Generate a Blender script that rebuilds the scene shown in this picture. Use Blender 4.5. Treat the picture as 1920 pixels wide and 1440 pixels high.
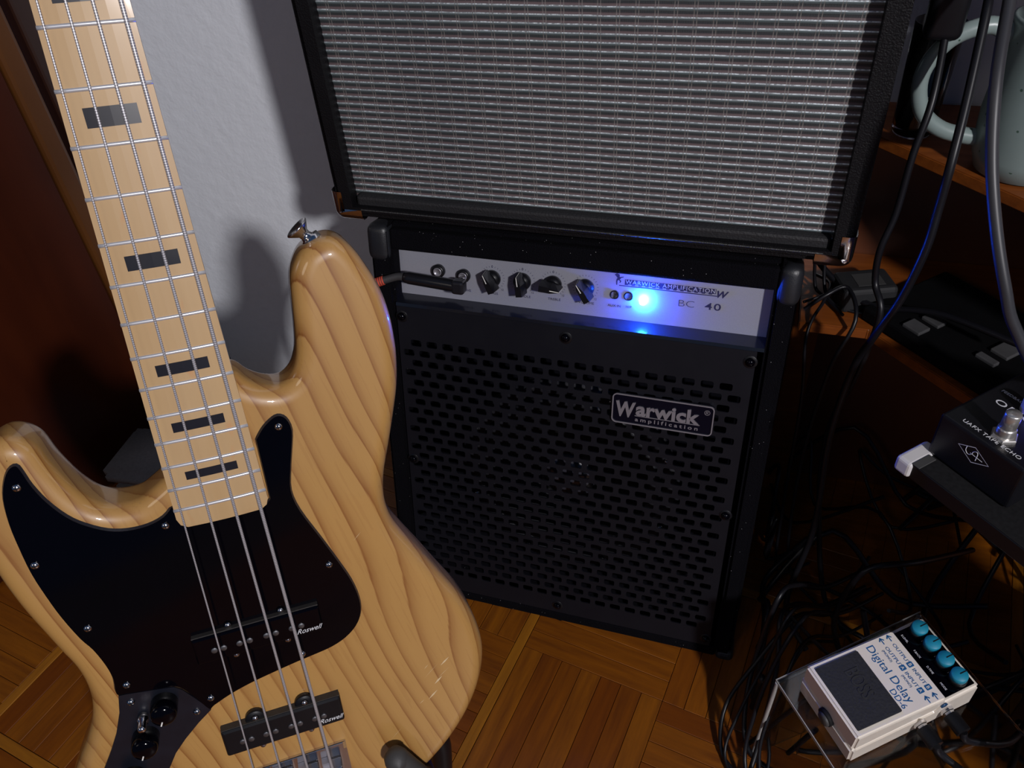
import bpy, bmesh, math, random
from mathutils import Matrix, Vector
from mathutils.geometry import tessellate_polygon
R_ = math.radians
sc = bpy.context.scene
for o in list(bpy.data.objects): bpy.data.objects.remove(o, do_unlink=True)
C = sc.collection

# ------------------------------------------------------------------ camera, light, world, exposure
cam_d = bpy.data.cameras.new('camera'); cam = bpy.data.objects.new('camera', cam_d); C.objects.link(cam)
cam_d.sensor_width = 36.0; cam_d.lens = 1495.0 * 36.0 / 1920.0
cam_d.clip_start = 0.02; cam_d.clip_end = 60
CAMM = [[0.95425024, 0.14334857, -0.26240744], [0.29143661, -0.64214692, 0.70902188], [-0.06686686, -0.75305944, -0.65454588]]
cam.matrix_world = Matrix([[CAMM[i][0], -CAMM[i][1], -CAMM[i][2], 0] for i in range(3)] + [[0, 0, 0, 1]])
sc.camera = cam
vs = sc.view_settings
sc.display_settings.display_device = 'sRGB'
vs.view_transform = 'Standard'; vs.look = 'None'; vs.gamma = 1.0; vs.exposure = 0.0
try: vs.use_curve_mapping = False
except Exception: pass
w = bpy.data.worlds.new('World'); sc.world = w; w.use_nodes = True
w.node_tree.nodes['Background'].inputs[0].default_value = (0.20, 0.44, 1.0, 1)
w.node_tree.nodes['Background'].inputs[1].default_value = 0.105
LAMP = (1.30, -1.25, 0.84)
ld = bpy.data.lights.new('room_lamp_light', 'POINT'); ld.energy = 205; ld.shadow_soft_size = 0.075
ld.color = (1.0, 0.965, 0.985)
lo = bpy.data.objects.new('room_lamp_light', ld); lo.location = LAMP; C.objects.link(lo)
l2 = bpy.data.lights.new('added_fill_light', 'POINT'); l2.energy = 15; l2.shadow_soft_size = 0.35; l2.color = (1.0, .86, .70)  # weak warm fill added behind the camera to lift faces turned from the lamp
l2o = bpy.data.objects.new('added_fill_light', l2); l2o.location = (-.9, -1.7, .9); C.objects.link(l2o)

# ------------------------------------------------------------------ materials
def srgb(r, g, b):
    f = lambda c: (c / 255 / 12.92) if c / 255 <= 0.04045 else ((c / 255 + 0.055) / 1.055) ** 2.4
    return (f(r), f(g), f(b), 1)
class NT:
    def __init__(s, name):
        m = bpy.data.materials.new(name); m.use_nodes = True; s.m = m; s.t = m.node_tree
        s.b = s.t.nodes['Principled BSDF']
    def n(s, ty, **k):
        x = s.t.nodes.new(ty)
        for a, v in k.items():
            if a.startswith('i_'):
                key = a[2:]; key = int(key) if key.isdigit() else key.replace('_', ' ')
                x.inputs[key].default_value = v
            else: setattr(x, a, v)
        return x
    def l(s, a, b): s.t.links.new(a, b)
    def math(s, op, a, b=None, c=None):
        x = s.t.nodes.new('ShaderNodeMath'); x.operation = op
        for i, v in enumerate((a, b, c)):
            if v is None: continue
            if isinstance(v, (int, float)): x.inputs[i].default_value = v
            else: s.l(v, x.inputs[i])
        return x.outputs[0]
    def mix(s, fac, a, b):
        x = s.t.nodes.new('ShaderNodeMix'); x.data_type = 'RGBA'
        for i, v in ((0, fac), (6, a), (7, b)):
            if isinstance(v, (int, float, tuple)): x.inputs[i].default_value = v
            else: s.l(v, x.inputs[i])
        return x.outputs[2]
    def ramp(s, v, stops):
        x = s.t.nodes.new('ShaderNodeValToRGB'); s.l(v, x.inputs[0]); e = x.color_ramp.elements
        while len(e) > 1: e.remove(e[-1])
        e[0].position = stops[0][0]; e[0].color = stops[0][1]
        for p, c in stops[1:]:
            q = e.new(p); q.color = c
        return x.outputs[0]
    def bump(s, h, st=0.3, d=0.001):
        x = s.n('ShaderNodeBump'); x.inputs['Strength'].default_value = st; x.inputs['Distance'].default_value = d
        s.l(h, x.inputs['Height']); s.l(x.outputs[0], s.b.inputs['Normal'])
    def co(s, scale=(1, 1, 1), rot=(0, 0, 0), kind='Object'):
        t = s.n('ShaderNodeTexCoord'); m = s.n('ShaderNodeMapping'); s.l(t.outputs[kind], m.inputs[0])
        m.inputs['Scale'].default_value = scale; m.inputs['Rotation'].default_value = rot
        return m.outputs[0]
    def noise(s, v, sc_, det=4, rough=.5):
        x = s.n('ShaderNodeTexNoise'); x.inputs['Scale'].default_value = sc_; x.inputs['Detail'].default_value = det
        x.inputs['Roughness'].default_value = rough; s.l(v, x.inputs['Vector']); return x.outputs[0]
def simple(name, col, rough=.5, metal=0., spec=.5, coat=0., var=0.12, vs_=40., bump=0.0, bs=400., emis=None):
    k = NT(name); b = k.b; v = k.co()
    nz = k.noise(v, vs_, 5)
    c2 = tuple(min(1, x * (1 + var)) for x in col[:3]) + (1,); c1 = tuple(x * (1 - var) for x in col[:3]) + (1,)
    k.l(k.mix(nz, c1, c2), b.inputs['Base Color'])
    k.l(k.math('MULTIPLY_ADD', nz, rough * .3, rough * .85), b.inputs['Roughness'])
    b.inputs['Metallic'].default_value = metal; b.inputs['Specular IOR Level'].default_value = spec
    b.inputs['Coat Weight'].default_value = coat; b.inputs['Coat Roughness'].default_value = .06
    if bump: k.bump(k.noise(v, bs, 3), bump, .0008)
    if emis: b.inputs['Emission Color'].default_value = emis[0]; b.inputs['Emission Strength'].default_value = emis[1]
    return k.m
chrome = simple('chrome', (.62, .60, .60, 1), .16, 1.0, var=.1)
nickel = simple('nickel_fret', (.62, .62, .64, 1), .35, .55, var=.1)
string_m = NT('wound_string')
_v = string_m.co((1, 1, 1)); _wv = string_m.n('ShaderNodeTexWave', wave_type='BANDS', bands_direction='Y'); string_m.l(_v, _wv.inputs[0]); _wv.inputs['Scale'].default_value = 230
string_m.l(string_m.mix(_wv.outputs[1], (.24, .23, .25, 1), (.62, .60, .62, 1)), string_m.b.inputs['Base Color'])
string_m.b.inputs['Metallic'].default_value = .45; string_m.b.inputs['Roughness'].default_value = .35; string_m = string_m.m
blackgloss = simple('black_gloss_plastic', (.0012, .0010, .0022, 1), .09, spec=.18, var=.2)
blackplastic = simple('black_plastic', (.0045, .0045, .006, 1), .38, spec=.35)
blackmatte = simple('black_matte', (.004, .004, .005, 1), .75, spec=.3)
cornerplastic = simple('corner_plastic', (.011, .012, .015, 1), .42, spec=.5, bump=.2, bs=900)
rubber = simple('grey_rubber', (.045, .044, .043, 1), .6, bump=.2)
cable_m = simple('cable_jacket', (.005, .005, .007, 1), .4, spec=.35)
cable_g = simple('grey_cable_jacket', (.028, .028, .032, 1), .45)
tolex = simple('black_tolex', (.0050, .0047, .0056, 1), .5, spec=.18, bump=.9, bs=700)
inlay_m = simple('black_inlay', (.010, .009, .013, 1), .3, coat=.4)
steelplate = simple('painted_steel', (.0065, .0068, .010, 1), .45, spec=.22, var=.08)
white_m = simple('white_paint', (.75, .74, .70, 1), .4)
print_w = simple('white_print', (.62, .62, .64, 1), .6)
print_k = simple('black_print', (.012, .010, .05, 1), .6)
print_b = simple('blue_print', (.012, .10, .26, 1), .5)
badge_m = simple('badge_metal', (.33, .32, .36, 1), .38, .6)
pedal_white = simple('pearl_white_enamel', (.78, .71, .62, 1), .34, .0, coat=.5, var=.04)
teal = simple('teal_knob', (.008, .22, .33, 1), .5)
uafx = simple('black_anodised', (.007, .007, .0095, 1), .35, .3, bump=.15, bs=1200)
dust = simple('dusty_black', (.008, .0078, .0085, 1), .8, spec=.2, var=.6, vs_=300)
tape = simple('white_tape', (.60, .58, .58, 1), .4, var=.12)
greycloth = simple('grey_woven_fabric', (.17, .165, .17, 1), .95, spec=.1, var=.25, vs_=300, bump=.8, bs=1500)
mug_in = simple('dark_glaze', (.02, .018, .014, 1), .3)
orangewrap = simple('orange_thread', (.50, .06, .03, 1), .7)
interior = simple('cab_interior', (.0012, .0012, .003, 1), .9, spec=.1)
cone_m = simple('speaker_cone', (.006, .006, .010, 1), .6)
dustcap = simple('dust_cap', (.03, .03, .04, 1), .25, coat=.4)
wallm = NT('rough_plaster')
v = wallm.co(); nz = wallm.noise(v, 60, 6, .6); n2 = wallm.noise(v, 2.5, 3)
c = wallm.mix(n2, (.70, .735, .79, 1), (.79, .82, .86, 1))
c = wallm.mix(wallm.math('MULTIPLY', nz, .25), c, (.52, .55, .61, 1)); wallm.l(c, wallm.b.inputs['Base Color'])
wallm.b.inputs['Roughness'].default_value = .9; wallm.bump(nz, .5, .003); wallm = wallm.m
# dark mahogany door
def mahog(name, c1, c2, rough=.28):
    k = NT(name); v = k.co((14, 14, 1.6)); nz = k.noise(v, 1.0, 6, .6)
    v2 = k.co((1.3, 1.3, 1.3)); n2 = k.noise(v2, 2.2, 2)
    f = k.math('MULTIPLY', nz, k.math('MULTIPLY_ADD', n2, 2.6, -.55))
    k.l(k.mix(f, c1, c2), k.b.inputs['Base Color']); k.b.inputs['Roughness'].default_value = rough
    k.b.inputs['Coat Weight'].default_value = .3; k.b.inputs['Coat Roughness'].default_value = .2
    k.bump(nz, .12, .001); return k.m
door_m = mahog('mahogany', (.010, .0016, .0011, 1), (.075, .0145, .0040, 1))
door_edge_m = mahog('mahogany_edge', (.045, .015, .004, 1), (.13, .046, .010, 1))
casing_m = mahog('dark_casing', (.012, .0036, .002, 1), (.040, .012, .005, 1), .4)
# parquet
def parquet(name, c1, c2, gap=False):
    k = NT(name); oi = k.n('ShaderNodeObjectInfo')
    t = k.n('ShaderNodeTexCoord'); ad = k.n('ShaderNodeVectorMath', operation='MULTIPLY_ADD')
    k.l(t.outputs['Object'], ad.inputs[0]); ad.inputs[1].default_value = (8, 90, 90)
    cm = k.n('ShaderNodeCombineXYZ'); k.l(k.math('MULTIPLY', oi.outputs['Random'], 37.), cm.inputs[0]); k.l(k.math('MULTIPLY', oi.outputs['Random'], 91.), cm.inputs[1])
    k.l(cm.outputs[0], ad.inputs[2])
    gr = k.noise(ad.outputs[0], 1.2, 6, .65)
    base = k.mix(oi.outputs['Random'], c1, c2)
    dark = k.mix(k.math('MULTIPLY', k.math('SUBTRACT', gr, .36), 1.9), base, (c1[0] * .45, c1[1] * .36, c1[2] * .3, 1))
    v2 = k.co(kind='Generated'); 
    k.l(dark, k.b.inputs['Base Color']); k.b.inputs['Roughness'].default_value = .38
    k.l(k.math('MULTIPLY_ADD', gr, .3, .25), k.b.inputs['Roughness'])
    k.b.inputs['Specular IOR Level'].default_value = .35
    k.bump(gr, .15, .0006); return k.m
slat_m = parquet('parquet_oak', (.155, .038, .0022, 1), (.245, .078, .0045, 1))
strip_m = parquet('parquet_light_strip', (.30, .112, .008, 1), (.33, .126, .011, 1))
joint_m = simple('joint_dust', (.05, .035, .02, 1), .9)
table_m = parquet('orange_beech', (.20, .053, .008, 1), (.225, .062, .010, 1))
# ash body
def ash():
    k = NT('natural_ash'); v = k.co((1, 1, 1), (0, 0, R_(14)))
    st = k.n('ShaderNodeMapping'); k.l(v, st.inputs[0]); st.inputs['Scale'].default_value = (7, 2.0, 7)
    lo_ = k.n('ShaderNodeTexNoise'); lo_.inputs['Scale'].default_value = 1.25; lo_.inputs['Detail'].default_value = 1.6; k.l(st.outputs[0], lo_.inputs['Vector'])
    sx = k.n('ShaderNodeSeparateXYZ'); k.l(v, sx.inputs[0])
    g = k.math('ADD', sx.outputs[0], k.math('MULTIPLY', lo_.outputs[0], .085))
    g = k.math('ADD', g, k.math('MULTIPLY', sx.outputs[2], .6))
    st2 = k.n('ShaderNodeMapping'); k.l(v, st2.inputs[0]); st2.inputs['Scale'].default_value = (420, 14, 420)
    fine = k.n('ShaderNodeTexNoise'); fine.inputs['Scale'].default_value = 1; fine.inputs['Detail'].default_value = 4; k.l(st2.outputs[0], fine.inputs['Vector'])
    g2 = k.math('ADD', g, k.math('MULTIPLY', fine.outputs[0], .0022))
    fr = k.math('FRACT', k.math('MULTIPLY', g2, 64.))
    line = k.ramp(fr, [(0, (0, 0, 0, 1)), (.045, (1, 1, 1, 1)), (.11, (.6, .6, .6, 1)), (.30, (.18, .18, .18, 1)), (.55, (0, 0, 0, 1))])
    mod = k.noise(k.co((3, 2, 3)), 4, 2)
    f = k.math('MULTIPLY', line, k.math('MULTIPLY_ADD', mod, 1.3, .15))
    base = k.mix(k.noise(k.co((1, .4, 1)), 9, 3), (.37, .198, .055, 1), (.475, .262, .079, 1))
    c = k.mix(f, base, (.205, .068, .012, 1))
    c = k.mix(k.math('MULTIPLY', k.math('GREATER_THAN', fine.outputs[0], .60), .16), c, (.27, .115, .032, 1))
    k.l(c, k.b.inputs['Base Color']); k.b.inputs['Roughness'].default_value = .42
    k.b.inputs['Coat Weight'].default_value = .9; k.b.inputs['Coat Roughness'].default_value = .045; return k.m
ash_m = ash()
def maple():
    k = NT('maple_fretboard'); v = k.co((60, 5, 60)); g = k.noise(v, 1.0, 5, .6); n2 = k.noise(k.co((3, 1, 3)), 9, 3)
    c = k.mix(g, (.40, .235, .090, 1), (.52, .35, .165, 1)); c = k.mix(k.math('MULTIPLY', n2, .4), c, (.48, .34, .21, 1))
    sp = k.noise(k.co((26, 9, 1)), 3.2, 3); sp = k.ramp(sp, [(.66, (0, 0, 0, 1)), (.74, (.6, .6, .6, 1))])
    c = k.mix(sp, c, (.52, .24, .09, 1))
    k.l(c, k.b.inputs['Base Color']); k.b.inputs['Roughness'].default_value = .45
    k.b.inputs['Coat Weight'].default_value = .7; k.b.inputs['Coat Roughness'].default_value = .09; return k.m
maple_m = maple()
# carpet covered cabinet
def carpet():
    k = NT('black_carpet'); v = k.co(); n1 = k.noise(v, 900, 3); vo = k.n('ShaderNodeTexVoronoi'); vo.inputs['Scale'].default_value = 330; k.l(v, vo.inputs[0])
    spk = k.math('LESS_THAN', vo.outputs['Distance'], .12); wn = k.n('ShaderNodeTexWhiteNoise'); k.l(vo.outputs['Position'], wn.inputs[0])
    f = k.math('MULTIPLY', spk, k.math('GREATER_THAN', wn.outputs[0], .90))
    k.l(k.mix(f, (.0028, .0026, .0042, 1), (.30, .29, .30, 1)), k.b.inputs['Base Color']); k.b.inputs['Roughness'].default_value = .9
    k.b.inputs['Specular IOR Level'].default_value = .08; k.bump(n1, 1, .002); return k.m
carpet_m = carpet()
def panelmat():
    k = NT('silver_panel'); n = k.noise(k.co(), 1400, 2); k.l(k.mix(n, (.26, .265, .31, 1), (.35, .355, .41, 1)), k.b.inputs['Base Color'])
    k.b.inputs['Roughness'].default_value = .42; k.b.inputs['Metallic'].default_value = .25; return k.m
panel_m = panelmat()
# silver grille cloth: x across, z up, ribs every 6.75 mm
def cloth():
    k = NT('silver_grille_cloth'); t = k.n('ShaderNodeTexCoord'); s = k.n('ShaderNodeSeparateXYZ'); k.l(t.outputs['Object'], s.inputs[0])
    wob = k.noise(k.co((1, 1, 1)), 60, 2); P = .00675
    zz = k.math('MULTIPLY_ADD', wob, .0006, s.outputs[2])
    fz = k.math('FRACT', k.math('MULTIPLY', zz, 1 / P))
    col = k.ramp(fz, [(0, (.095, .064, .068, 1)), (.14, (.11, .082, .082, 1)), (.19, (.006, .005, .010, 1)), (.44, (.006, .008, .012, 1)),
                      (.50, (.085, .110, .118, 1)), (.74, (.135, .175, .182, 1)), (.79, (.70, .76, .79, 1)), (.87, (.70, .76, .79, 1)), (.91, (.10, .070, .074, 1)), (1, (.105, .062, .066, 1))])
    xx = k.math('MULTIPLY_ADD', wob, .0010, s.outputs[0])
    # fine warp threads
    fx = k.math('FRACT', k.math('MULTIPLY', xx, 1 / .00098))
    gapx = k.math('LESS_THAN', fx, .46)
    band = k.math('MULTIPLY', k.math('GREATER_THAN', fz, .20), k.math('LESS_THAN', fz, .56))
    col = k.mix(k.math('MULTIPLY', k.math('MULTIPLY', band, k.math('SUBTRACT', 1., gapx)), .45), col, (.11, .125, .12, 1))
    # paired pale threads every 14.7 mm
    fp = k.math('FRACT', k.math('MULTIPLY', xx, 1 / .0147))
    a = k.math('LESS_THAN', k.math('ABSOLUTE', k.math('SUBTRACT', fp, .45)), .025)
    b = k.math('LESS_THAN', k.math('ABSOLUTE', k.math('SUBTRACT', fp, .61)), .025)
    col = k.mix(k.math('MULTIPLY', k.math('MAXIMUM', a, b), .65), col, (.20, .185, .17, 1))
    # glitter on the metallic thread
    g = k.noise(k.co((1, 1, .5)), 520, 2); sil = k.math('MULTIPLY', k.math('GREATER_THAN', fz, .78), k.math('LESS_THAN', fz, .90))
    col = k.mix(k.math('MULTIPLY', sil, k.ramp(g, [(.38, (.85, .85, .85, 1)), (.64, (0, 0, 0, 1))])), col, (.16, .17, .18, 1))
    col = k.mix(k.math('MULTIPLY', k.noise(k.co((1, 1, 1)), 16, 2), .15), col, (.05, .05, .055, 1))
    k.l(col, k.b.inputs['Base Color']); k.b.inputs['Roughness'].default_value = .5; k.b.inputs['Specular IOR Level'].default_value = .5
    k.l(k.math('MULTIPLY', sil, .6), k.b.inputs['Metallic'])
    k.bump(k.math('ADD', k.math('MULTIPLY', fx, .3), g), .35, .0004); return k.m
cloth_m = cloth()
def glaze():
    k = NT('celadon_glaze'); v = k.co(); n = k.noise(v, 14, 4); c = k.mix(n, (.13, .175, .165, 1), (.26, .32, .31, 1))
    vo = k.n('ShaderNodeTexVoronoi'); vo.inputs['Scale'].default_value = 150; k.l(v, vo.inputs[0]); wn = k.n('ShaderNodeTexWhiteNoise'); k.l(vo.outputs['Position'], wn.inputs[0])
    f = k.math('MULTIPLY', k.math('LESS_THAN', vo.outputs['Distance'], .2), k.math('GREATER_THAN', wn.outputs[0], .75))
    k.l(k.mix(f, c, (.05, .09, .07, 1)), k.b.inputs['Base Color']); k.b.inputs['Roughness'].default_value = .35; return k.m
glaze_m = glaze()
acr = NT('clear_acrylic'); acr.b.inputs['Base Color'].default_value = (.8, .8, .8, 1); acr.b.inputs['Transmission Weight'].default_value = 1; acr.b.inputs['Roughness'].default_value = .08
acr.b.inputs['IOR'].default_value = 1.35
acr.l(acr.noise(acr.co(), 30, 2), acr.b.inputs['Coat Weight']); acr = acr.m
acr_edge = simple('frosted_acrylic_edge', (.30, .29, .28, 1), .4)
ctrl_m = simple('smoked_control_plate', (.005, .006, .011, 1), .35, coat=.05, var=.5, vs_=60)
pg_edge = simple('pickguard_bevel', (.014, .016, .024, 1), .35)

# ------------------------------------------------------------------ geometry helpers
def finish(name, me, mat, parent=None, smooth=False):
    if isinstance(mat, (list, tuple)):
        for x in mat: me.materials.append(x)
    else: me.materials.append(mat)
    if smooth:
        for p in me.polygons: p.use_smooth = True
    o = bpy.data.objects.new(name, me); C.objects.link(o)
    if parent is not None: o.parent = parent
    return o
def tag(o, label=None, cat=None, group=None, kind=None):
    if label: o['label'] = label
    if cat: o['category'] = cat
    if group: o['group'] = group
    if kind: o['kind'] = kind
    return o
def thing(name, label, cat, M=None, loc=None, group=None):
    o = bpy.data.objects.new(name, None); o.empty_display_size = .02; C.objects.link(o)
    if M is not None: o.matrix_world = M
    if loc is not None: o.location = loc
    return tag(o, label, cat, group)
class G:
    """collects geometry; org is subtracted so parts sit in their thing's frame"""
    def __init__(s, org=(0, 0, 0)): s.v = []; s.f = []; s.org = Vector(org); s.sm = []
    def add(s, V, F, smooth=False):
        n = len(s.v); s.v += [tuple(Vector(p) - s.org) for p in V]; s.f += [tuple(i + n for i in f) for f in F]; s.sm += [smooth] * len(F)
    def box(s, a, b, bev=0.0, seg=2):
        if bev <= 0:
            x0, y0, z0 = a; x1, y1, z1 = b
            s.add([(x0, y0, z0), (x1, y0, z0), (x1, y1, z0), (x0, y1, z0), (x0, y0, z1), (x1, y0, z1), (x1, y1, z1), (x0, y1, z1)],
                  [(3, 2, 1, 0), (4, 5, 6, 7), (0, 1, 5, 4), (1, 2, 6, 5), (2, 3, 7, 6), (3, 0, 4, 7)]); return
        bm = bmesh.new(); bmesh.ops.create_cube(bm, size=1)
        for v in bm.verts: v.co = Vector([(a[i] + b[i]) / 2 + v.co[i] * abs(b[i] - a[i]) for i in range(3)])
        bmesh.ops.bevel(bm, geom=bm.edges[:], offset=bev, segments=seg, affect='EDGES', profile=.5)
        s.addbm(bm)
    def addbm(s, bm, smooth=False):
        bm.verts.index_update(); s.add([tuple(v.co) for v in bm.verts], [tuple(v.index for v in f.verts) for f in bm.faces], smooth); bm.free()
    def prism(s, poly, z0, z1, flip=False):
        n = len(poly); V = [(x, y, z0) for x, y in poly] + [(x, y, z1) for x, y in poly]
        s.add(V, [tuple(range(n))[::-1], tuple(range(n, 2 * n))] + [(i, (i + 1) % n, (i + 1) % n + n, i + n) for i in range(n)])
    def lathe(s, prof, n=24, c=(0, 0, 0), ax='z', smooth=True, M=None):
        V = []; F = []
        for r, h in prof:
            for i in range(n):
                a = 2 * math.pi * i / n; V.append((r * math.cos(a), r * math.sin(a), h))
        for j in range(len(prof) - 1):
            for i in range(n):
                F.append((j * n + i, j * n + (i + 1) % n, (j + 1) * n + (i + 1) % n, (j + 1) * n + i))
        if prof[0][0] > 1e-6: F.append(tuple(range(n))[::-1])
        if prof[-1][0] > 1e-6: F.append(tuple(range((len(prof) - 1) * n, len(prof) * n)))
        if M is None:
            if ax == 'z': M = Matrix.Identity(3)
            elif ax == '-z': M = Matrix(((1, 0, 0), (0, -1, 0), (0, 0, -1)))
            elif ax == 'x': M = Matrix(((0, 0, 1), (0, 1, 0), (-1, 0, 0)))
            elif ax == 'y': M = Matrix(((1, 0, 0), (0, 0, 1), (0, -1, 0)))
            elif ax == '-y': M = Matrix(((1, 0, 0), (0, 0, -1), (0, 1, 0)))
        V = [tuple(M @ Vector(p) + Vector(c)) for p in V]
        s.add(V, F, smooth)
    def tube(s, pts, r, n=8, sub=6, caps=True):
        P = spline(pts, sub) if sub > 1 else [Vector(p) for p in pts]
        rr = (lambda t: r) if not callable(r) else r
        up = Vector((0, 0, 1)); V = []; F = []; prev = None
        for i, p in enumerate(P):
            d = (P[min(i + 1, len(P) - 1)] - P[max(i - 1, 0)]).normalized()
            if prev is None:
                a = d.cross(up)
                if a.length < .1: a = d.cross(Vector((1, 0, 0)))
                a.normalize()
            else: a = (prev - d * prev.dot(d)).normalized()
            prev = a; b = d.cross(a); q = rr(i / (len(P) - 1))
            for j in range(n):
                t = 2 * math.pi * j / n; V.append(tuple(p + (a * math.cos(t) + b * math.sin(t)) * q))
        for i in range(len(P) - 1):
            for j in range(n): F.append((i * n + j, i * n + (j + 1) % n, (i + 1) * n + (j + 1) % n, (i + 1) * n + j))
        s.add(V, F, True)
        if caps: s.add([V[i] for i in range(n)] , [tuple(range(n))]); s.add(V[-n:], [tuple(range(n))[::-1]])
    def build(s, name, mat, parent=None):
        me = bpy.data.meshes.new(name); me.from_pydata(s.v, [], s.f); me.update()
        bm = bmesh.new(); bm.from_mesh(me); bmesh.ops.recalc_face_normals(bm, faces=bm.faces); bm.to_mesh(me); bm.free()
        for p, q in zip(me.polygons, s.sm): p.use_smooth = q
        return finish(name, me, mat, parent)
def spline(pts, sub=6, closed=False):
    P = [Vector(p) if len(p) == 3 else Vector((p[0], p[1], 0)) for p in pts]; n = len(P); out = []
    rng = range(n) if closed else range(n - 1)
    for i in rng:
        if closed: a, b, c, d = P[(i - 1) % n], P[i], P[(i + 1) % n], P[(i + 2) % n]
        else: a, b, c, d = P[max(i - 1, 0)], P[i], P[i + 1], P[min(i + 2, n - 1)]
        for k in range(sub):
            t = k / sub
            out.append(.5 * ((2 * b) + (c - a) * t + (2 * a - 5 * b + 4 * c - d) * t * t + (3 * b - a - 3 * c + d) * t ** 3))
    if not closed: out.append(P[-1])
    return out
def inset(poly, d):
    """offset a closed dense outline inwards (poly clockwise in y-down coords)"""
    n = len(poly); area = sum(poly[i][0] * poly[(i + 1) % n][1] - poly[(i + 1) % n][0] * poly[i][1] for i in range(n)); sgn = 1 if area > 0 else -1
    out = []
    for i in range(n):
        a = Vector(poly[(i - 1) % n][:2]); b = Vector(poly[(i + 1) % n][:2]); t = (b - a)
        if t.length < 1e-9: out.append(poly[i]); continue
        t.normalize(); out.append((poly[i][0] - t.y * d * sgn, poly[i][1] + t.x * d * sgn))
    return out
def rounded_slab(g, poly, z0, z1, r, steps=5, r2=None):
    """slab whose z0 side (towards viewer) and z1 side have rounded edges"""
    r2 = r if r2 is None else r2; n = len(poly); rings = []
    rings.append((r + .0012, z0))
    for k in range(steps + 1):
        a = math.pi / 2 * k / steps; rings.append((r * (1 - math.sin(a)), z0 + r * (1 - math.cos(a))))
    for k in range(steps + 1):
        a = math.pi / 2 * k / steps; rings.append((r2 * (1 - math.cos(a)), z1 - r2 + r2 * math.sin(a)))
    V = []; F = []
    for d, z in rings:
        V += [(p[0], p[1], z) for p in inset(poly, d)]
    for j in range(len(rings) - 1):
        for i in range(n): F.append((j * n + i, j * n + (i + 1) % n, (j + 1) * n + (i + 1) % n, (j + 1) * n + i))
    for base in (0, (len(rings) - 1) * n):
        for t in tessellate_polygon([[Vector(V[base + i]) for i in range(n)]]): F.append(tuple(base + i for i in t))
    g.add(V, F, True)
def text(name, s, size, parent, pos, ux, uy, mat, org=(0, 0, 0), ext=.00012, align='LEFT', sx=1., shear=0., bold=0., label=None, track=1., fit=None):
    cu = bpy.data.curves.new('t', 'FONT'); cu.body = s; cu.size = size; cu.align_x = align; cu.extrude = ext; cu.shear = shear; cu.offset = bold
    cu.resolution_u = 3; cu.space_character = track
    t = bpy.data.objects.new('t', cu); me = bpy.data.meshes.new_from_object(t)
    bpy.data.objects.remove(t); 
    if fit:
        xs_ = [v.co.x for v in me.vertices]; sx = fit / (max(xs_) - min(xs_))
    ux = Vector(ux); uy = Vector(uy); uz = ux.cross(uy); p = Vector(pos) - Vector(org)
    for v in me.vertices: v.co = p + ux * v.co.x * sx + uy * v.co.y + uz * v.co.z
    me.name = name; me.materials.clear(); o = finish(name, me, mat, parent)
    if label: o['label'] = label
    return o
def MX(R, t):
    return Matrix([[R[i][0], R[i][1], R[i][2], t[i]] for i in range(3)] + [[0, 0, 0, 1]])
def frame(R, t, org):
    """matrix for a thing whose local coordinates are frame coordinates minus org"""
    R3 = Matrix(R); p = R3 @ Vector(org) + Vector(t); return MX(R, p)
random.seed(7)

# ------------------------------------------------------------------ setting: floor
FZ = -.885
g = G(); g.box((-2.2, -1.6, FZ - .03), (1.9, 1.3, FZ - .0025)); floor = g.build('floor', joint_m); tag(floor, kind='structure')
gu = Vector((.988, -.154, 0)).normalized(); gv = Vector((.154, .988, 0)).normalized()
floorM = Matrix([[gu.x, gv.x, 0, 0], [gu.y, gv.y, 0, 0], [0, 0, 1, 0], [0, 0, 0, 1]])
sl = G(); sl.box((-.0873, -.01225, -.004), (.0873, .01225, 0), .0005, 1); proto = sl.build('slat', slat_m, floor); slat_me = proto.data; bpy.data.objects.remove(proto)
CI = Matrix(CAMM).transposed()
def inview(P, mg=80):
    c = CI @ Vector(P)
    if c.z <= 0: return False
    x = 960 + 1495 * c.x / c.z; y = 720 + 1495 * c.y / c.z
    return -mg < x < 1920 + mg and -mg < y < 1440 + mg
nparts = 0; rest = G()
for iu in range(-6, 7):
    u0 = -.270 + .175 * iu + .013 * math.floor(iu / 3.)
    for iv in range(-6, 6):
        v0 = .107 + .175 * iv + .013 * math.floor(iv / 3.)
        vert = (iu + iv) % 2 == 1
        for k in range(7):
            if vert: cu_, cv_ = u0 + .0125 + .025 * k, v0 + .0875
            else: cu_, cv_ = u0 + .0875, v0 + .0125 + .025 * k
            W = gu * cu_ + gv * cv_ + Vector((0, 0, FZ))
            dz = random.uniform(-.0004, .0002)
            hid = W.x > .16 and W.y > .1
            if inview(W) and nparts < 290 and W.y < .75 and not hid:
                o = bpy.data.objects.new('slat', slat_me); C.objects.link(o); o.parent = floor
                o.location = (W.x, W.y, FZ + dz); a = math.atan2(gu.y, gu.x) + (math.pi / 2 if vert else 0); o.rotation_euler = (0, 0, a); nparts += 1
            else:
                ax = gv if vert else gu; bx = gu if vert else gv; V = []
                for z in (-.004, dz):
                    for sa, sb in ((-1, -1), (1, -1), (1, 1), (-1, 1)): V.append(tuple(W + ax * .0873 * sa + bx * .01225 * sb + Vector((0, 0, z))))
                rest.add(V, [(3, 2, 1, 0), (4, 5, 6, 7), (0, 1, 5, 4), (1, 2, 6, 5), (2, 3, 7, 6), (3, 0, 4, 7)])
tag(rest.build('parquet_slats', slat_m, floor), kind='stuff')
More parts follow.
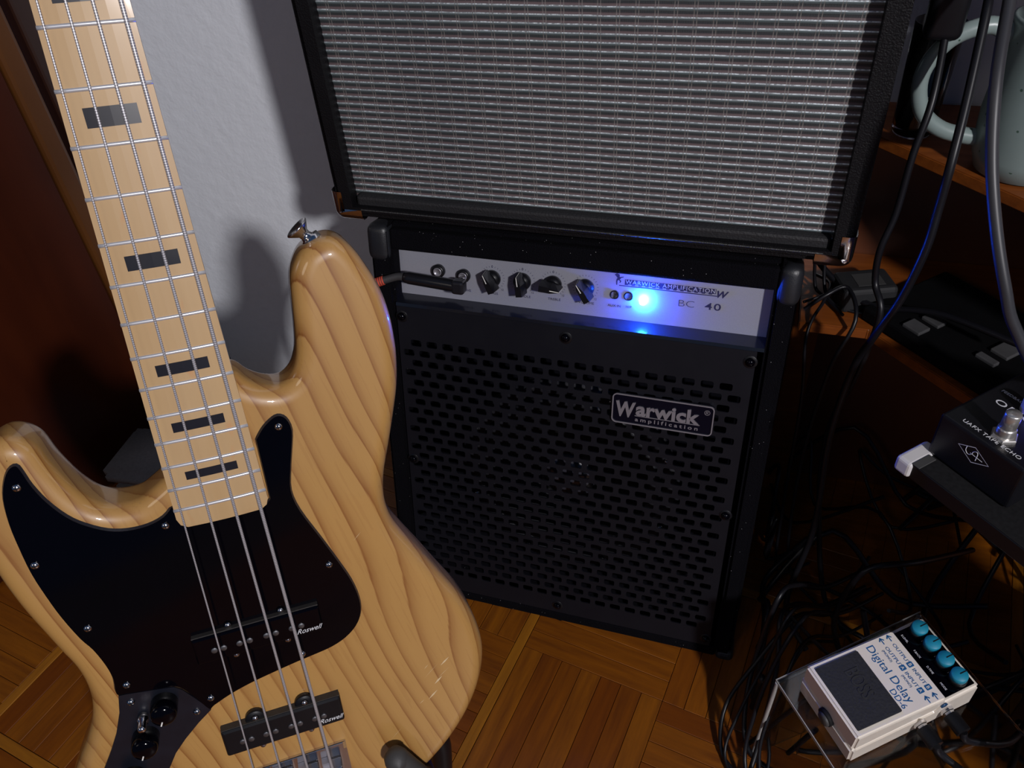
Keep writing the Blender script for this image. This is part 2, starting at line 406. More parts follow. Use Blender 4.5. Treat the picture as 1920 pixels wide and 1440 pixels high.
def strip(p0, p1, name='border_strip'):
    a = gu * p0[0] + gv * p0[1]; b = gu * p1[0] + gv * p1[1]; d = (b - a); L = d.length; d.normalize(); n = Vector((-d.y, d.x, 0))
    q = G(); q.box((0, -.006, -.004), (L, .006, .0002), .0004, 1); o = q.build(name, strip_m, floor)
    o.location = (a.x, a.y, FZ); o.rotation_euler = (0, 0, math.atan2(d.y, d.x)); return o
for uu in (-.2765 - .538, -.2765, -.2765 + .538):
    for j in range(-2, 3):
        vv = .107 + .538 * j; strip((uu, vv - .0125), (uu, vv + .5245))
for vv in (.1005, .1005 + .538):
    for j in range(-2, 2): strip((-.270 + .538 * j, vv), (-.270 + .538 * j + .5245, vv))

# ------------------------------------------------------------------ setting: walls and door
WY = .872
g = G(); g.box((-.872, WY, FZ), (1.9, WY + .12, 1.2)); tag(g.build('wall_back', wallm), kind='structure')
e1 = Vector((.154, .988, 0)).normalized(); nn = Vector((.988, -.154, 0)).normalized()   # door plane direction / normal into the room
hinge = Vector((-.863, .764, 0))
def doorbox(s0, s1, d0, d1, z0, z1, bev=.0):
    q = G(); q.box((s0, d0, z0), (s1, d1, z1), bev); return q
doorM = Matrix([[e1.x, -nn.x, 0, hinge.x], [e1.y, -nn.y, 0, hinge.y], [0, 0, 1, 0], [0, 0, 0, 1]])
door = thing('door_1', None, None, doorM); door['kind'] = 'structure'
doorbox(-.80, -.040, 0.0, .035, FZ + .006, 1.15, .003).build('door_panel', door_m, door)
doorbox(-.038, -.006, -.004, .035, FZ + .006, 1.15, .006).build('door_stile', door_edge_m, door)
casing = thing('trim_1', None, None, doorM); casing['kind'] = 'structure'
doorbox(.002, .13, -.006, .05, FZ, 1.2, .004).build('casing_board', casing_m, casing)
g = G(); g.box((-2.2, WY, FZ), (-.99, WY + .1, 1.2)); tag(g.build('wall_left', wallm), kind='structure')

# ------------------------------------------------------------------ bass combo amplifier (tilted front), frame: x right, y down the front, z inwards
RF = [[1, 0, 0], [0, -0.20449605, 0.97886739], [0, -0.97886739, -0.20449605]]; TF = (-0.3481712, 0.6196526, -0.4979764)
AO = (.182, .4015, .10)
AM = frame(RF, TF, AO)
amp = thing('bass_amplifier', 'black carpet-covered bass combo with silver control panel, lit blue lamp and perforated grille', 'amplifier', AM)
R3 = Matrix(RF)
def w2a(p): return R3.transposed() @ (Vector(p) - Vector(TF))
XL, XR = -.0305, .3935
def cabside(x0, x1):
    prof = [(0.0, -.097, 'f'), (0, .4015, 'f')]
    top_f = R3 @ Vector((0, -.097, 0)) + Vector(TF); bot_f = R3 @ Vector((0, .4015, 0)) + Vector(TF)
    pts = [(bot_f.y, FZ + .001), (.862, FZ + .001), (.862, top_f.z), (top_f.y, top_f.z)]
    V = []
    for x in (x0, x1):
        for y, z in pts: V.append(tuple(w2a((x + TF[0], y, z))))
    bm = bmesh.new(); vv = [bm.verts.new(p) for p in V]
    for f in ((0, 1, 2, 3), (7, 6, 5, 4), (0, 4, 5, 1), (1, 5, 6, 2), (2, 6, 7, 3), (3, 7, 4, 0)): bm.faces.new([vv[i] for i in f])
    bmesh.ops.bevel(bm, geom=bm.edges[:], offset=.004, segments=2, affect='EDGES'); return bm
for x0, x1 in ((XL, -.006), (.3735, XR)):
    g = G(AO); g.addbm(cabside(x0, x1)); g.build('side_panel', carpet_m, amp)
top_y = (R3 @ Vector((0, -.097, 0)) + Vector(TF))
g = G(AO); g.box((-.008, -.096, .002), (.3755, -.0735, .02), .003); V = []
g.build('top_rail', carpet_m, amp)
def wbox(g, x0, x1, y0, y1, z0, z1):
    V = [tuple(w2a(p)) for p in ((x0, y0, z0), (x1, y0, z0), (x1, y1, z0), (x0, y1, z0), (x0, y0, z1), (x1, y0, z1), (x1, y1, z1), (x0, y1, z1))]
    g.add(V, [(3, 2, 1, 0), (4, 5, 6, 7), (0, 1, 5, 4), (1, 2, 6, 5), (2, 3, 7, 6), (3, 0, 4, 7)])
g = G(AO); wbox(g, TF[0] - .008, TF[0] + .3755, top_y.y + .012, .861, top_y.z - .018, top_y.z); g.build('top_panel', carpet_m, amp)
g = G(AO); wbox(g, TF[0] - .008, TF[0] + .3755, .846, .861, FZ + .002, top_y.z - .018); g.build('back_panel', interior, amp)
g = G(AO); g.box((-.008, .3835, .0), (.3755, .4005, .02), .003); wbox(g, TF[0] - .008, TF[0] + .3755, .56, .85, FZ + .002, FZ + .018); g.build('bottom_panel', carpet_m, amp)
g = G(AO); g.box((-.008, -.020, .030), (.3755, .384, .046)); g.build('baffle', interior, amp)
# speaker behind the grille
sp = G(AO); sp.lathe([(.128, .029), (.128, .022), (.112, .022), (.108, .026)], 40, (.183, .19, 0)); spk = sp.build('speaker', cone_m, amp)
sp = G(AO); sp.lathe([(.108, .024), (.101, .020), (.094, .024), (.04, .0288), (.034, .0288)], 40, (.183, .19, 0)); sp.build('cone', cone_m, spk)
sp = G(AO); sp.lathe([(.036, .0288), (.03, .022), (.018, .017), (0, .0155)], 32, (.183, .19, 0)); sp.build('dust_cap', dustcap, spk)
for k in range(8):
    a = math.pi * 2 * (k + .5) / 8; sp = G(AO); sp.lathe([(.0, .017), (.003, .018), (.004, .022)], 10, (.183 + .12 * math.cos(a), .19 + .12 * math.sin(a), 0)); sp.build('bolt', chrome, spk)
# control panel (recessed), ledge
g = G(AO); g.box((-.008, -.080, .018), (.3755, -.0195, .022)); panel = g.build('control_panel', panel_m, amp)
g = G(AO)
g.add([(-.006, -.0195, .0178), (.3735, -.0195, .0178), (.3735, -.0155, .0008), (-.006, -.0155, .0008), (-.006, -.012, .0)  , (.3735, -.012, .0), (.3735, -.012, .018), (-.006, -.012, .018)],
      [(0, 1, 2, 3), (3, 2, 5, 4), (4, 5, 6, 7)]); g.build('ledge', simple('ledge_paint', (.007, .008, .012, 1), .20, spec=.6, coat=.5), amp)
# perforated grille
def grille():
    g = G(AO); X0, X1, Y0, Y1 = -.0055, .3675, -.0118, .3825; px_, py_ = .0183, .3228 / 26; hw, hh = .0062, .0039; T = .0016
    rows = 27; ytop = .0305
    bm = bmesh.new(); V = {}
    def vt(x, y, z=0.0):
        k = (round(x, 6), round(y, 6), round(z, 6))
        if k not in V: V[k] = bm.verts.new((x, y, z))
        return V[k]
    def quad(ps):
        try: bm.faces.new([vt(*p) for p in ps])
        except ValueError: pass
    yA = ytop - py_ / 2; yB = ytop + (rows - .5) * py_
    xA, xB = .0052 - px_ / 2, .0052 - px_ / 2 + px_ * 19.5 + .0
    xB = xA + px_ * 20
    quad([(X0, Y0), (X1, Y0), (X1, yA), (X0, yA)]); quad([(X0, yB), (X1, yB), (X1, Y1), (X0, Y1)])
    quad([(X0, yA), (xA, yA), (xA, yB), (X0, yB)]); 
    if X1 > xB: quad([(xB, yA), (X1, yA), (X1, yB), (xB, yB)])
    for r in range(rows):
        y0 = yA + r * py_; y1 = y0 + py_; yc = (y0 + y1) / 2; off = (px_ / 2 if r % 2 == 0 else 0)
        xs = xA + off; ncell = 19 if off else 20
        if off: quad([(xA, y0), (xs, y0), (xs, y1), (xA, y1)]); quad([(xs + 19 * px_, y0), (xB, y0), (xB, y1), (xs + 19 * px_, y1)])
        for c in range(ncell):
            a = xs + c * px_; b = a + px_; xc = (a + b) / 2; rr = .0019; inner = []
            for (sx, sy, a0) in ((-1, -1, 180), (1, -1, 270), (1, 1, 0), (-1, 1, 90)):
                for q in range(3):
                    t = R_(a0 + 45 * q); inner.append((xc + sx * (hw - rr) + rr * math.cos(t), yc + sy * (hh - rr) + rr * math.sin(t)))
            cor = [(a, y0), (b, y0), (b, y1), (a, y1)]
            for q in range(4):
                i = q * 3
                quad([cor[q], inner[i + 1], inner[i]]); quad([cor[q], inner[i + 2], inner[i + 1]])
                quad([cor[q], cor[(q + 1) % 4], inner[(i + 3) % 12], inner[i + 2]])
            n = len(inner)
            for q in range(n):
                p, s = inner[q], inner[(q + 1) % n]; quad([p, s, (s[0], s[1], T), (p[0], p[1], T)])
    # folded rim
    for p, s in (((X0, Y0), (X1, Y0)), ((X1, Y0), (X1, Y1)), ((X1, Y1), (X0, Y1)), ((X0, Y1), (X0, Y0))): quad([p, s, (s[0], s[1], .012), (p[0], p[1], .012)])
    g.addbm(bm); return g.build('perforated_grille', steelplate, amp)
grille()
for x, y in ((-.0005 + .0005, -.0), (.181, .0), (.3625, .0), (.3625, .186), (.181, .3715), (.3625, .3715), (0, .186), (0, .3715)):
    g = G(AO); g.lathe([(0, -.0042), (.0022, -.0038), (.0042, -.0022), (.0048, 0)], 16, (x, y, 0)); sc_ = g.build('screw', blackgloss, amp)
    g = G(AO); g.lathe([(.0065, -.0003), (.0072, .0002)], 16, (x, y, 0)); g.build('washer', blackplastic, sc_)
# plastic corners
for sx in (0, 1):
    g = G(AO); x0, x1 = ((XL - .003, -.008) if sx == 0 else (.3755, XR + .003))
    g.box((x0, -.1005, -.003), (x1, -.060, .034), .009, 4); c_ = g.build('corner_protector', cornerplastic, amp)
    for p in c_.data.polygons: p.use_smooth = True
    g = G(AO); g.box((x0, .385, -.003), (x1, .4005, .03), .006, 3); g.build('corner_protector', cornerplastic, amp)
# panel fittings: helper in amp frame, zf = panel face
ZP = .018
def jack(x, y):
    g = G(AO); g.lathe([(.0072, ZP), (.0072, ZP - .004), (.0056, ZP - .0052), (.0042, ZP - .0052), (.0042, ZP - .001), (0, ZP - .001)], 24, (x, y, 0)); j = g.build('jack_socket', blackplastic, amp)
    g = G(AO); g.lathe([(.0046, ZP - .0050), (.0046, ZP - .0056), (.0034, ZP - .0056), (.0034, ZP - .004)], 20, (x, y, 0)); g.build('socket_ring', badge_m, j)
jack(.0385, -.0500); jack(.0665, -.0478)
def knob(x, y, ang):
    g = G(AO); g.lathe([(.0092, ZP - .0003), (.0092, ZP - .0035), (.0078, ZP - .0045), (.0078, ZP - .006)], 28, (x, y, 0)); k = g.build('knob', blackplastic, amp)
    # chicken-head pointer bar
    a = R_(ang); d = Vector((math.sin(a), -math.cos(a), 0)); s = Vector((d.y, -d.x, 0)); c = Vector((x, y, 0))
    ol = [(-.0112, -.0046), (-.0112, .0046), (.0010, .0056), (.0112, .0012), (.0112, -.0012), (.0010, -.0056)]
    tp = [(-.0104, -.0032), (-.0104, .0032), (.0010, .0030), (.0104, .0007), (.0104, -.0007), (.0010, -.0030)]
    V = [tuple(c + d * u + s * q + Vector((0, 0, ZP - .0045))) for u, q in ol] + [tuple(c + d * u + s * q + Vector((0, 0, ZP - .0185))) for u, q in tp]
    g = G(AO); g.add(V, [(5, 4, 3, 2, 1, 0), (6, 7, 8, 9, 10, 11)] + [(i, (i + 1) % 6, (i + 1) % 6 + 6, i + 6) for i in range(6)]); g.build('pointer', blackplastic, k)
    g = G(AO); V = []
    for u0, h0, u1, h1 in ((.001, .0187, .0104, .0187),):
        for u, q in ((u0, -.00045), (u0, .00045), (u1, .00035), (u1, -.00035)): V.append(tuple(c + d * u + s * q + Vector((0, 0, ZP - h0))))
    for u, h, q in ((.0106, .0187, .0004), (.0106, .0187, -.0004), (.0114, .0065, -.0004), (.0114, .0065, .0004)): V.append(tuple(c + d * u + s * q + Vector((0, 0, ZP - h))))
    g.add(V, [(0, 1, 2, 3), (4, 5, 6, 7)]); g.build('pointer_line', white_m, k)
kx = ((.0962, -.0465, -152), (.1290, -.0475, 172), (.1616, -.0480, 112), (.1952, -.0485, 148))
kx = ((.0975, -.0480, -25), (.1300, -.0487, -8), (.1622, -.0494, 95), (.1955, -.0497, -33))
for x, y, a in kx: knob(x, y, a)
ux, uy = (1, 0, 0), (0, -1, 0)
for i, (x, y, a) in enumerate(kx):
    g = G(AO)
    for k in range(21):
        t = R_(-140 + 14 * k); d = Vector((math.sin(t), -math.cos(t), 0)); s = Vector((d.y, -d.x, 0)) * .00018; c = Vector((x, y, ZP - .0001))
        if i < 3 and k == 10: continue
        g.add([tuple(c + d * .0118 + s), tuple(c + d * .0118 - s), tuple(c + d * .0134 - s), tuple(c + d * .0134 + s)], [(0, 1, 2, 3)])
    g.build('dial_marks', print_k, amp)
    if i < 3: text('lettering', '0', .0038, amp, (x, y - .0116, ZP - .0001), ux, uy, print_k, AO, align='CENTER')
    text('lettering', '12', .0030, amp, (x + .0105, y + .0125, ZP - .0001), ux, uy, print_k, AO, align='CENTER')
    text('lettering', ('BASS', 'MIDDLE', 'TREBLE', 'VOLUME')[i], .0036, amp, (x + .0015, y + .0178, ZP - .0001), ux, uy, print_k, AO, align='CENTER', sx=1.15)
text('lettering', 'ACTIVE', .0036, amp, (.0375, -.0295, ZP - .0001), ux, uy, print_k, AO, align='CENTER', sx=1.15)
text('lettering', 'PASSIVE', .0036, amp, (.0665, -.0300, ZP - .0001), ux, uy, print_k, AO, align='CENTER', sx=1.15)
text('lettering', 'AUX IN', .0036, amp, (.2255, -.0325, ZP - .0001), ux, uy, print_k, AO, align='CENTER', sx=1.1)
text('lettering', 'H/P', .0036, amp, (.2400, -.0328, ZP - .0001), ux, uy, print_k, AO, align='CENTER', sx=1.1)
text('lettering', 'BC', .0100, amp, (.2868, -.0412, ZP - .0001), ux, uy, print_k, AO, sx=1.35, bold=-.00022)
text('lettering', '40', .0100, amp, (.3130, -.0412, ZP - .0001), ux, uy, print_k, AO, sx=1.45, track=1.15, bold=.0001)
for x in (.2252, .2392):
    g = G(AO); g.lathe([(.0046, ZP), (.0046, ZP - .001), (.0036, ZP - .0012), (.0028, ZP + .003), (0, ZP + .003)], 20, (x, -.0455, 0)); g.build('mini_socket', blackplastic, amp)
# logo line: silver letters on a dark toothed bar with underline, figure at left and W at right
g = G(AO); n_ = 26
for k in range(n_):
    x = .2345 + k * (.0875 / n_); g.box((x, -.0629, ZP - .0002), (x + .0875 / n_, -.0579 if k % 2 else -.0570, ZP))
g.build('logo_bar', print_k, amp)
text('lettering', 'WARWICK AMPLIFICATION', .0058, amp, (.2352, -.0586, ZP - .0003), ux, uy, simple('panel_silver_print', (.42, .42, .46, 1), .5), AO, fit=.0860, track=1.15)
g = G(AO); g.box((.2290, -.0563, ZP - .0002), (.3235, -.0554, ZP)); g.build('logo_underline', print_k, amp)
text('lettering', 'W', .0095, amp, (.3215, -.0548, ZP - .0003), ux, uy, print_k, AO, shear=.3, bold=.0003)
g = G(AO); zf = ZP - .0002
for P in ([(.2262, -.0683), (.2290, -.0672), (.2292, -.0645), (.2305, -.0625), (.2280, -.0625), (.2265, -.0640), (.2255, -.0655), (.2240, -.0665)],
          [(.2275, -.0640), (.2330, -.0655), (.2332, -.0648), (.2280, -.0625)], [(.2265, -.0632), (.2285, -.0626), (.2272, -.0600), (.2272, -.0562), (.2262, -.0562), (.2258, -.0600)],
          [(.2285, -.0630), (.2310, -.0605), (.2300, -.0585), (.2292, -.0590), (.2297, -.0604), (.2275, -.0618)]):
    g.prism([(x, y) for x, y in P], zf, ZP)
g.build('logo_figure', print_k, amp)
# indicator lamp
g = G(AO); g.lathe([(.0040, ZP), (.0040, ZP - .0015), (.0033, ZP - .0022), (.0033, ZP - .0050), (.0023, ZP - .0072), (0, ZP - .0080)], 20, (.2541, -.0430, 0))
led = g.build('indicator_lamp', simple('blue_led', (.1, .3, 1, 1), .3, emis=((.006, .075, 1.0, 1), 2000)), amp); led['label'] = 'lit blue indicator lamp'
# badge
g = G(AO)
def rrect(x0, y0, x1, y1, r, n=5):
    P = []
    for cx, cy, a0 in ((x0 + r, y0 + r, 180), (x1 - r, y0 + r, 270), (x1 - r, y1 - r, 0), (x0 + r, y1 - r, 90)):
        for k in range(n + 1):
            t = R_(a0 + 90 * k / n); P.append((cx + r * math.cos(t), cy + r * math.sin(t)))
    return P
bx0, by0, bx1, by1 = .2335, .0532, .3365, .0880
g.prism(rrect(bx0, by0, bx1, by1, .005), -.0030, -.0004); badge = g.build('badge', simple('badge_black', (.002, .002, .007, 1), .4, spec=.15), amp)
g = G(AO); P = rrect(bx0, by0, bx1, by1, .005); Q = inset([(p[0], p[1]) for p in P], .0012); n_ = len(P)
g.add([(x, y, -.0042) for x, y in P] + [(x, y, -.0042) for x, y in Q] + [(x, y, -.002) for x, y in P] + [(x, y, -.002) for x, y in Q],
      [(i, (i + 1) % n_, (i + 1) % n_ + n_, i + n_) for i in range(n_)] + [(i, (i + 1) % n_, (i + 1) % n_ + 2 * n_, i + 2 * n_) for i in range(n_)] + [(i + n_, (i + 1) % n_ + n_, (i + 1) % n_ + 3 * n_, i + 3 * n_) for i in range(n_)])
g.build('badge_rim', badge_m, badge)
text('lettering', 'W', .0240, badge, (.2375, .0790, -.0035), ux, uy, badge_m, AO, fit=.0205, bold=.0009, ext=.0007, shear=.06)
text('lettering', 'arwick', .0215, badge, (.2585, .0755, -.0035), ux, uy, badge_m, AO, fit=.0645, bold=.0007, ext=.0007)
text('lettering', '®', .0080, badge, (.3265, .0640, -.0033), ux, uy, badge_m, AO)
text('lettering', 'amplification', .0062, badge, (.2580, .0835, -.0033), ux, uy, badge_m, AO, fit=.0640, track=1.5, bold=.0001)
g = G(AO); g.box((.2575, .0767, -.0038), (.3235, .0774, -.003)); g.build('badge_line', badge_m, badge)

# ------------------------------------------------------------------ instrument cable with angled plug in the combo
cab = thing('instrument_cable', 'grey cable with orange whipping, its black plug in the combo, passing behind the bass horn', 'cable', AM)
g = G(AO); g.lathe([(.0, .0015), (.0062, .003), (.0066, .012), (.0066, .060), (.0058, .064), (.0048, .066)], 20, (0, 0, 0), 'x');
for i, v in enumerate(g.v): pass
def place(g0, o, ax):  # reposition: local x of g0 -> along ax
    ax = Vector(ax).normalized(); up = Vector((0, 1, 0)); b = ax.cross(up).normalized(); c = b.cross(ax)
    g0.v = [tuple(Vector(o) - Vector(AO) + ax * (v[0] + AO[0]) + c * (v[1] + AO[1]) + b * (v[2] + AO[2])) for v in g0.v]
place(g, (.0740, -.0440, -.004), (-1, -.055, 0)); g.build('plug', simple('plug_shell', (.008, .008, .010, 1), .25), cab)
g = G(AO); g.box((.062, -.0515, -.0105), (.0755, -.0370, .0030), .003, 3); g.build('plug_head', simple('plug_head_shell', (.010, .010, .013, 1), .3), cab)
g = G(AO); g.lathe([(.0028, .003), (.0028, .018)], 12, (.0672, -.0465, 0)); g.build('plug_tip', chrome, cab)
g = G(AO); g.tube([(.0085, -.0475, -.004), (.000, -.0470, -.004), (-.014, -.0425, -.007), (-.028, -.0385, -.012)], .0042, 10); g.build('strain_relief', simple('strain_relief_grey', (.035, .034, .036, 1), .5), cab)
g = G(AO)
for k in range(7):
    t = k / 6; g.tube([(-.0140 - .012 * t, -.0425 + .0040 * t, -.0070 - .0052 * t), (-.0153 - .012 * t, -.0421 + .0040 * t, -.0075 - .0052 * t)], .0050, 10, 1)
g.build('thread_whipping', orangewrap, cab)
g = G(AO); g.tube([(-.024, -.0395, -.0105), (-.038, -.0345, -.0165), (-.060, -.020, -.024), (-.085, .03, -.02), (-.10, .12, .0), (-.095, .25, .03), (-.10, .37, .05)], .0030, 8); g.build('cord', cable_g, cab)

# ------------------------------------------------------------------ upper guitar amplifier with silver cloth (axis aligned)
UO = Vector((-.1605, .745, -.388))
ua = thing('guitar_amplifier', 'large black amplifier with silver sparkle grille cloth and chrome corners standing on the bass combo', 'amplifier', None, UO)
x0, x1, yF, yB, z0, z1 = -.403, .0820, .625, .862, -.388, .018
def uabox(a, b, bev=0., seg=2): q = G(UO); q.box(a, b, bev, seg); return q
def cabframe():
    bm = bmesh.new()
    V = [bm.verts.new(p) for p in ((x0, yF, z0), (x1, yF, z0), (x1, yF, z1), (x0, yF, z1), (x0, yB, z0), (x1, yB, z0), (x1, yB, z1), (x0, yB, z1),
         (x0 + .021, yF, z0 + .0145), (x1 - .0175, yF, z0 + .0145), (x1 - .0175, yF, z1 - .02), (x0 + .021, yF, z1 - .02),
         (x0 + .018, yF + .03, z0 + .0145), (x1 - .0175, yF + .03, z0 + .0145), (x1 - .0175, yF + .03, z1 - .02), (x0 + .018, yF + .03, z1 - .02))]
    for f in ((0, 1, 9, 8), (1, 2, 10, 9), (2, 3, 11, 10), (3, 0, 8, 11), (8, 9, 13, 12), (9, 10, 14, 13), (10, 11, 15, 14), (11, 8, 12, 15), (12, 13, 14, 15),
              (0, 4, 5, 1), (1, 5, 6, 2), (2, 6, 7, 3), (3, 7, 4, 0), (4, 7, 6, 5)): bm.faces.new([V[i] for i in f])
    bm.edges.ensure_lookup_table()
    outer = [e for e in bm.edges if all(v in V[:8] for v in e.verts)]
    bmesh.ops.bevel(bm, geom=outer, offset=.009, segments=4, affect='EDGES')
    q = G(UO); q.addbm(bm); return q
cabframe().build('cabinet', tolex, ua)
uabox((x0 + .023, yF + .006, z0 + .0115), (x1 - .019, yF + .024, z0 + .0235), .003).build('lower_ledge', simple('ledge_tolex', (.017, .0165, .018, 1), .6, spec=.3, bump=.8, bs=500), ua)
g = G(UO); g.tube([(x0 + .03, yF - .0004, z0 + .0125), (x1 - .024, yF - .0004, z0 + .0125)], .0008, 6, 1); g.build('piping', simple('piping_black', (.03, .03, .03, 1), .4, bump=1, bs=700), ua)
# cloth, ribbed surface
def clothmesh():
    P = .00675; q = G(UO); ny = .641; V = []; F = []; xs = [x0 + .0175, x1 - .0165]; k = 0
    z = z0 + .013; rows = []
    while z < z1 - .018:
        ph = ((z - UO.z) / P) % 1; h = .0011 * max(0, math.sin(math.pi * min(1, max(0, (ph - .45) / .5)))) if ph > .45 else 0
        rows.append((z, ny - h)); z += P / 8
    nx = 24
    for z, y in rows:
        for i in range(nx + 1): V.append((xs[0] + (xs[1] - xs[0]) * i / nx, y, z))
    for j in range(len(rows) - 1):
        for i in range(nx): a = j * (nx + 1) + i; F.append((a, a + 1, a + nx + 2, a + nx + 1))
    q.add(V, F, True); return q
clothmesh().build('grille_cloth', cloth_m, ua)
for sx in (0, 1):
    # chrome corner: rounded elbow hugging the bottom corner
    q = G(UO); cx = x0 if sx == 0 else x1; s = 1 if sx == 0 else -1
    N = 9; sec = []
    path = [(cx - s * .0008, z0 + .030)] + [(cx - s * .0008 + s * .010 * (1 - math.cos(R_(90 * k / N))), z0 - .0008 + .010 * (1 - math.sin(R_(90 * k / N)))) for k in range(N + 1)] + [(cx + s * .030, z0 - .0008)]
    V = []; F = []; m = len(path)
    depth = [(.028, 0.0), (.006, 0.0), (.0022, .0008), (0.0, .0035), (-.0008, .0075), (-.0008, .0125)]
    for k, (px_, pz_) in enumerate(path):
        # inward direction
        if k == 0: ix, iz = s, 0
        elif k == m - 1: ix, iz = 0, 1
        else:
            t = R_(90 * (k - 1) / N); ix, iz = s * math.cos(t), math.sin(t)
        for dy, di in depth: V.append((px_ + ix * di, yF + dy, pz_ + iz * di))
    nd = len(depth)
    for k in range(m - 1):
        for j in range(nd - 1): F.append((k * nd + j, (k + 1) * nd + j, (k + 1) * nd + j + 1, k * nd + j + 1))
    q.add(V, F, True); c_ = q.build('corner_protector', chrome, ua); c_['label'] = 'chrome corner cap'
for fx in (x0 + .055, x1 - .055):
    q = G(UO); q.lathe([(.011, -.001), (.011, -.0088), (.009, -.0095)], 16, (fx, .70, z0)); q.build('rubber_foot', rubber, ua)

# ------------------------------------------------------------------ electric bass; frame: x right, y down the strings, z into the body
RB = [[0.80014631, 0.11067452, -0.58950575], [0.59497234, -0.27095995, 0.75669586], [-0.0759855, -0.95620702, -0.28265588]]; TB = (-0.39298367, 0.44191941, 0.15439505)
BO = (0, .96, .034)
bass = thing('electric_bass', 'natural ash four-string electric bass with maple neck, black block inlays and black pickguard', 'bass guitar', frame(RB, TB, BO))
body_pts = [(30, 508), (36, 515), (45, 521), (56, 523), (65, 517.5), (71, 505), (74, 487), (76, 467), (78, 451), (82, 441), (89, 432), (99, 427), (109, 426), (117, 430), (124, 439), (129, 449), (135, 463), (138.5, 476), (140.5, 490), (141, 505), (140.5, 519), (137.5, 541), (131, 565), (124, 588), (117, 610), (114, 627), (114, 641), (117, 655), (125, 672),
            (137, 695), (149, 719), (160, 740), (168.5, 762), (173.5, 785), (174.5, 806), (171, 827), (164, 847), (153, 868), (140, 886), (124, 903), (103, 920), (75, 938), (40, 952), (0, 959), (-45, 961), (-90, 956), (-128, 944), (-158, 924), (-176, 898), (-181, 868), (-174, 838),
            (-163, 815), (-152, 795), (-142, 778), (-133, 760), (-128, 742), (-127, 725), (-129, 708), (-134, 691), (-140, 670), (-145, 652), (-149, 634), (-152, 616), (-154, 596), (-154.5, 576), (-151, 555), (-145, 540), (-137, 529), (-128, 523), (-120, 520), (-113, 521), (-106.5, 525), (-101.5, 532), (-98, 545), (-94, 556),
            (-88, 569), (-81, 579), (-74, 584), (-65, 586.5), (-54, 586), (-46, 582), (-38, 577), (-30, 571), (-24, 558), (-22, 538), (-18, 520), (-6, 509), (10, 504), (22, 504.5)]
outl = [(p.x / 1000, p.y / 1000) for p in spline(body_pts, 4, True)]
g = G(BO); rounded_slab(g, outl, .012, .056, .0125, 6); g.build('body', ash_m, bass)
# neck with rounded back, heel inside the body
def fd(n): return .8636 * (1 - 2 ** (-n / 12))
def hw_(y): return (.0190 + (.0308 - .0190) * y / fd(20))
g = G(BO); V = []; F = []; secs = [0, .1, .2, .3, .4, .5, .55, .5985, .6035, .6062]; ns = 15
for y in secs:
    h = hw_(min(y, .6)) * 1.0
    if y > .6: h -= (.0018 if y < .605 else .0060)
    ring = []
    for k in range(5): t = -1 + k * .5; ring.append((h * t, .0009 + .0012 * t * t))
    ring.append((h, .006))
    for k in range(1, 9): a = math.pi * k / 9; ring.append((h * math.cos(a), .006 + .016 * math.sin(a)))
    ring.append((-h, .006)); ns = len(ring); V += [(x, y, z) for x, z in ring]
for j in range(len(secs) - 1):
    for i in range(ns): F.append((j * ns + i, j * ns + (i + 1) % ns, (j + 1) * ns + (i + 1) % ns, (j + 1) * ns + i))
F.append(tuple(range(ns))); F.append(tuple(range((len(secs) - 1) * ns, len(secs) * ns)))
g.add(V, F); nk = g.build('neck', maple_m, bass)
hs = [(-19, 0), (-19, -20), (-26, -40), (-30, -120), (-34, -200), (-20, -215), (10, -205), (30, -150), (40, -90), (34, -60), (22, -30), (19, 0)]
g = G(BO); g.prism([(x / 1000, y / 1000) for x, y in hs], .003, .018); g.build('headstock', maple_m, bass)
for n in range(1, 21):
    y = fd(n); h = hw_(y) + .0002; q = G(BO); V = []; F = []
    for k in range(9):
        t = -1 + k * .25
        for a in range(6): th = math.pi * a / 5; V.append((h * t, y + .0013 * math.cos(th), .0011 + .0012 * t * t - .0012 * math.sin(th)))
    for k in range(8):
        for a in range(5): i = k * 6 + a; F.append((i, i + 1, i + 7, i + 6))
    F.append((0, 1, 2, 3, 4, 5)); F.append(tuple(range(48, 54))); q.add(V, F, True); q.build('fret', nickel, bass)
for n in (3, 5, 7, 9, 12, 15, 17, 19):
    yc = (fd(n) + fd(n - 1)) / 2; L = (fd(n) - fd(n - 1)) * .18; h = hw_(yc) * .56; q = G(BO); V = []
    for k in range(5):
        t = -1 + k * .5; zt = .0009 + .0012 * (h * t / hw_(yc)) ** 2 - .00012
        V += [(h * t, yc - L, zt), (h * t, yc + L, zt)]
    q.add(V, [(2 * k, 2 * k + 2, 2 * k + 3, 2 * k + 1) for k in range(4)])
    q.build('block_inlay', inlay_m, bass)
# pickguard
pg = [(32.5, 556), (38, 549), (44, 544), (50, 541.5), (55, 545), (57, 555), (53.5, 571), (50, 585), (47, 602), (50, 620), (60, 647), (69, 672), (75.5, 692), (78.5, 710), (77.5, 724), (72, 735), (62, 743.5), (50, 748.5), (36, 751), (22, 753), (5, 756), (-15, 760), (-32, 765), (-46, 771), (-50, 773), (-56, 760), (-63, 747), (-69, 741.5), (-76, 740.5), (-101, 736), (-107, 734),
      (-105.5, 720), (-107, 706), (-111, 690), (-116, 678), (-122, 657), (-126, 637), (-129, 617), (-130, 596), (-130, 577), (-128, 559), (-124, 547), (-119, 539), (-114, 537), (-112, 543), (-110, 553), (-105, 567), (-97, 581), (-88, 590.5), (-76, 598.5), (-64, 602), (-51, 602), (-40, 598.5), (-32.5, 592)]
def denser(P, d=.006):
    out = []
    for i in range(len(P)):
        a = Vector(P[i]); b = Vector(P[(i + 1) % len(P)]); n = max(1, int((b - a).length / d))
        for k in range(n): out.append(tuple(a + (b - a) * k / n))
    return out
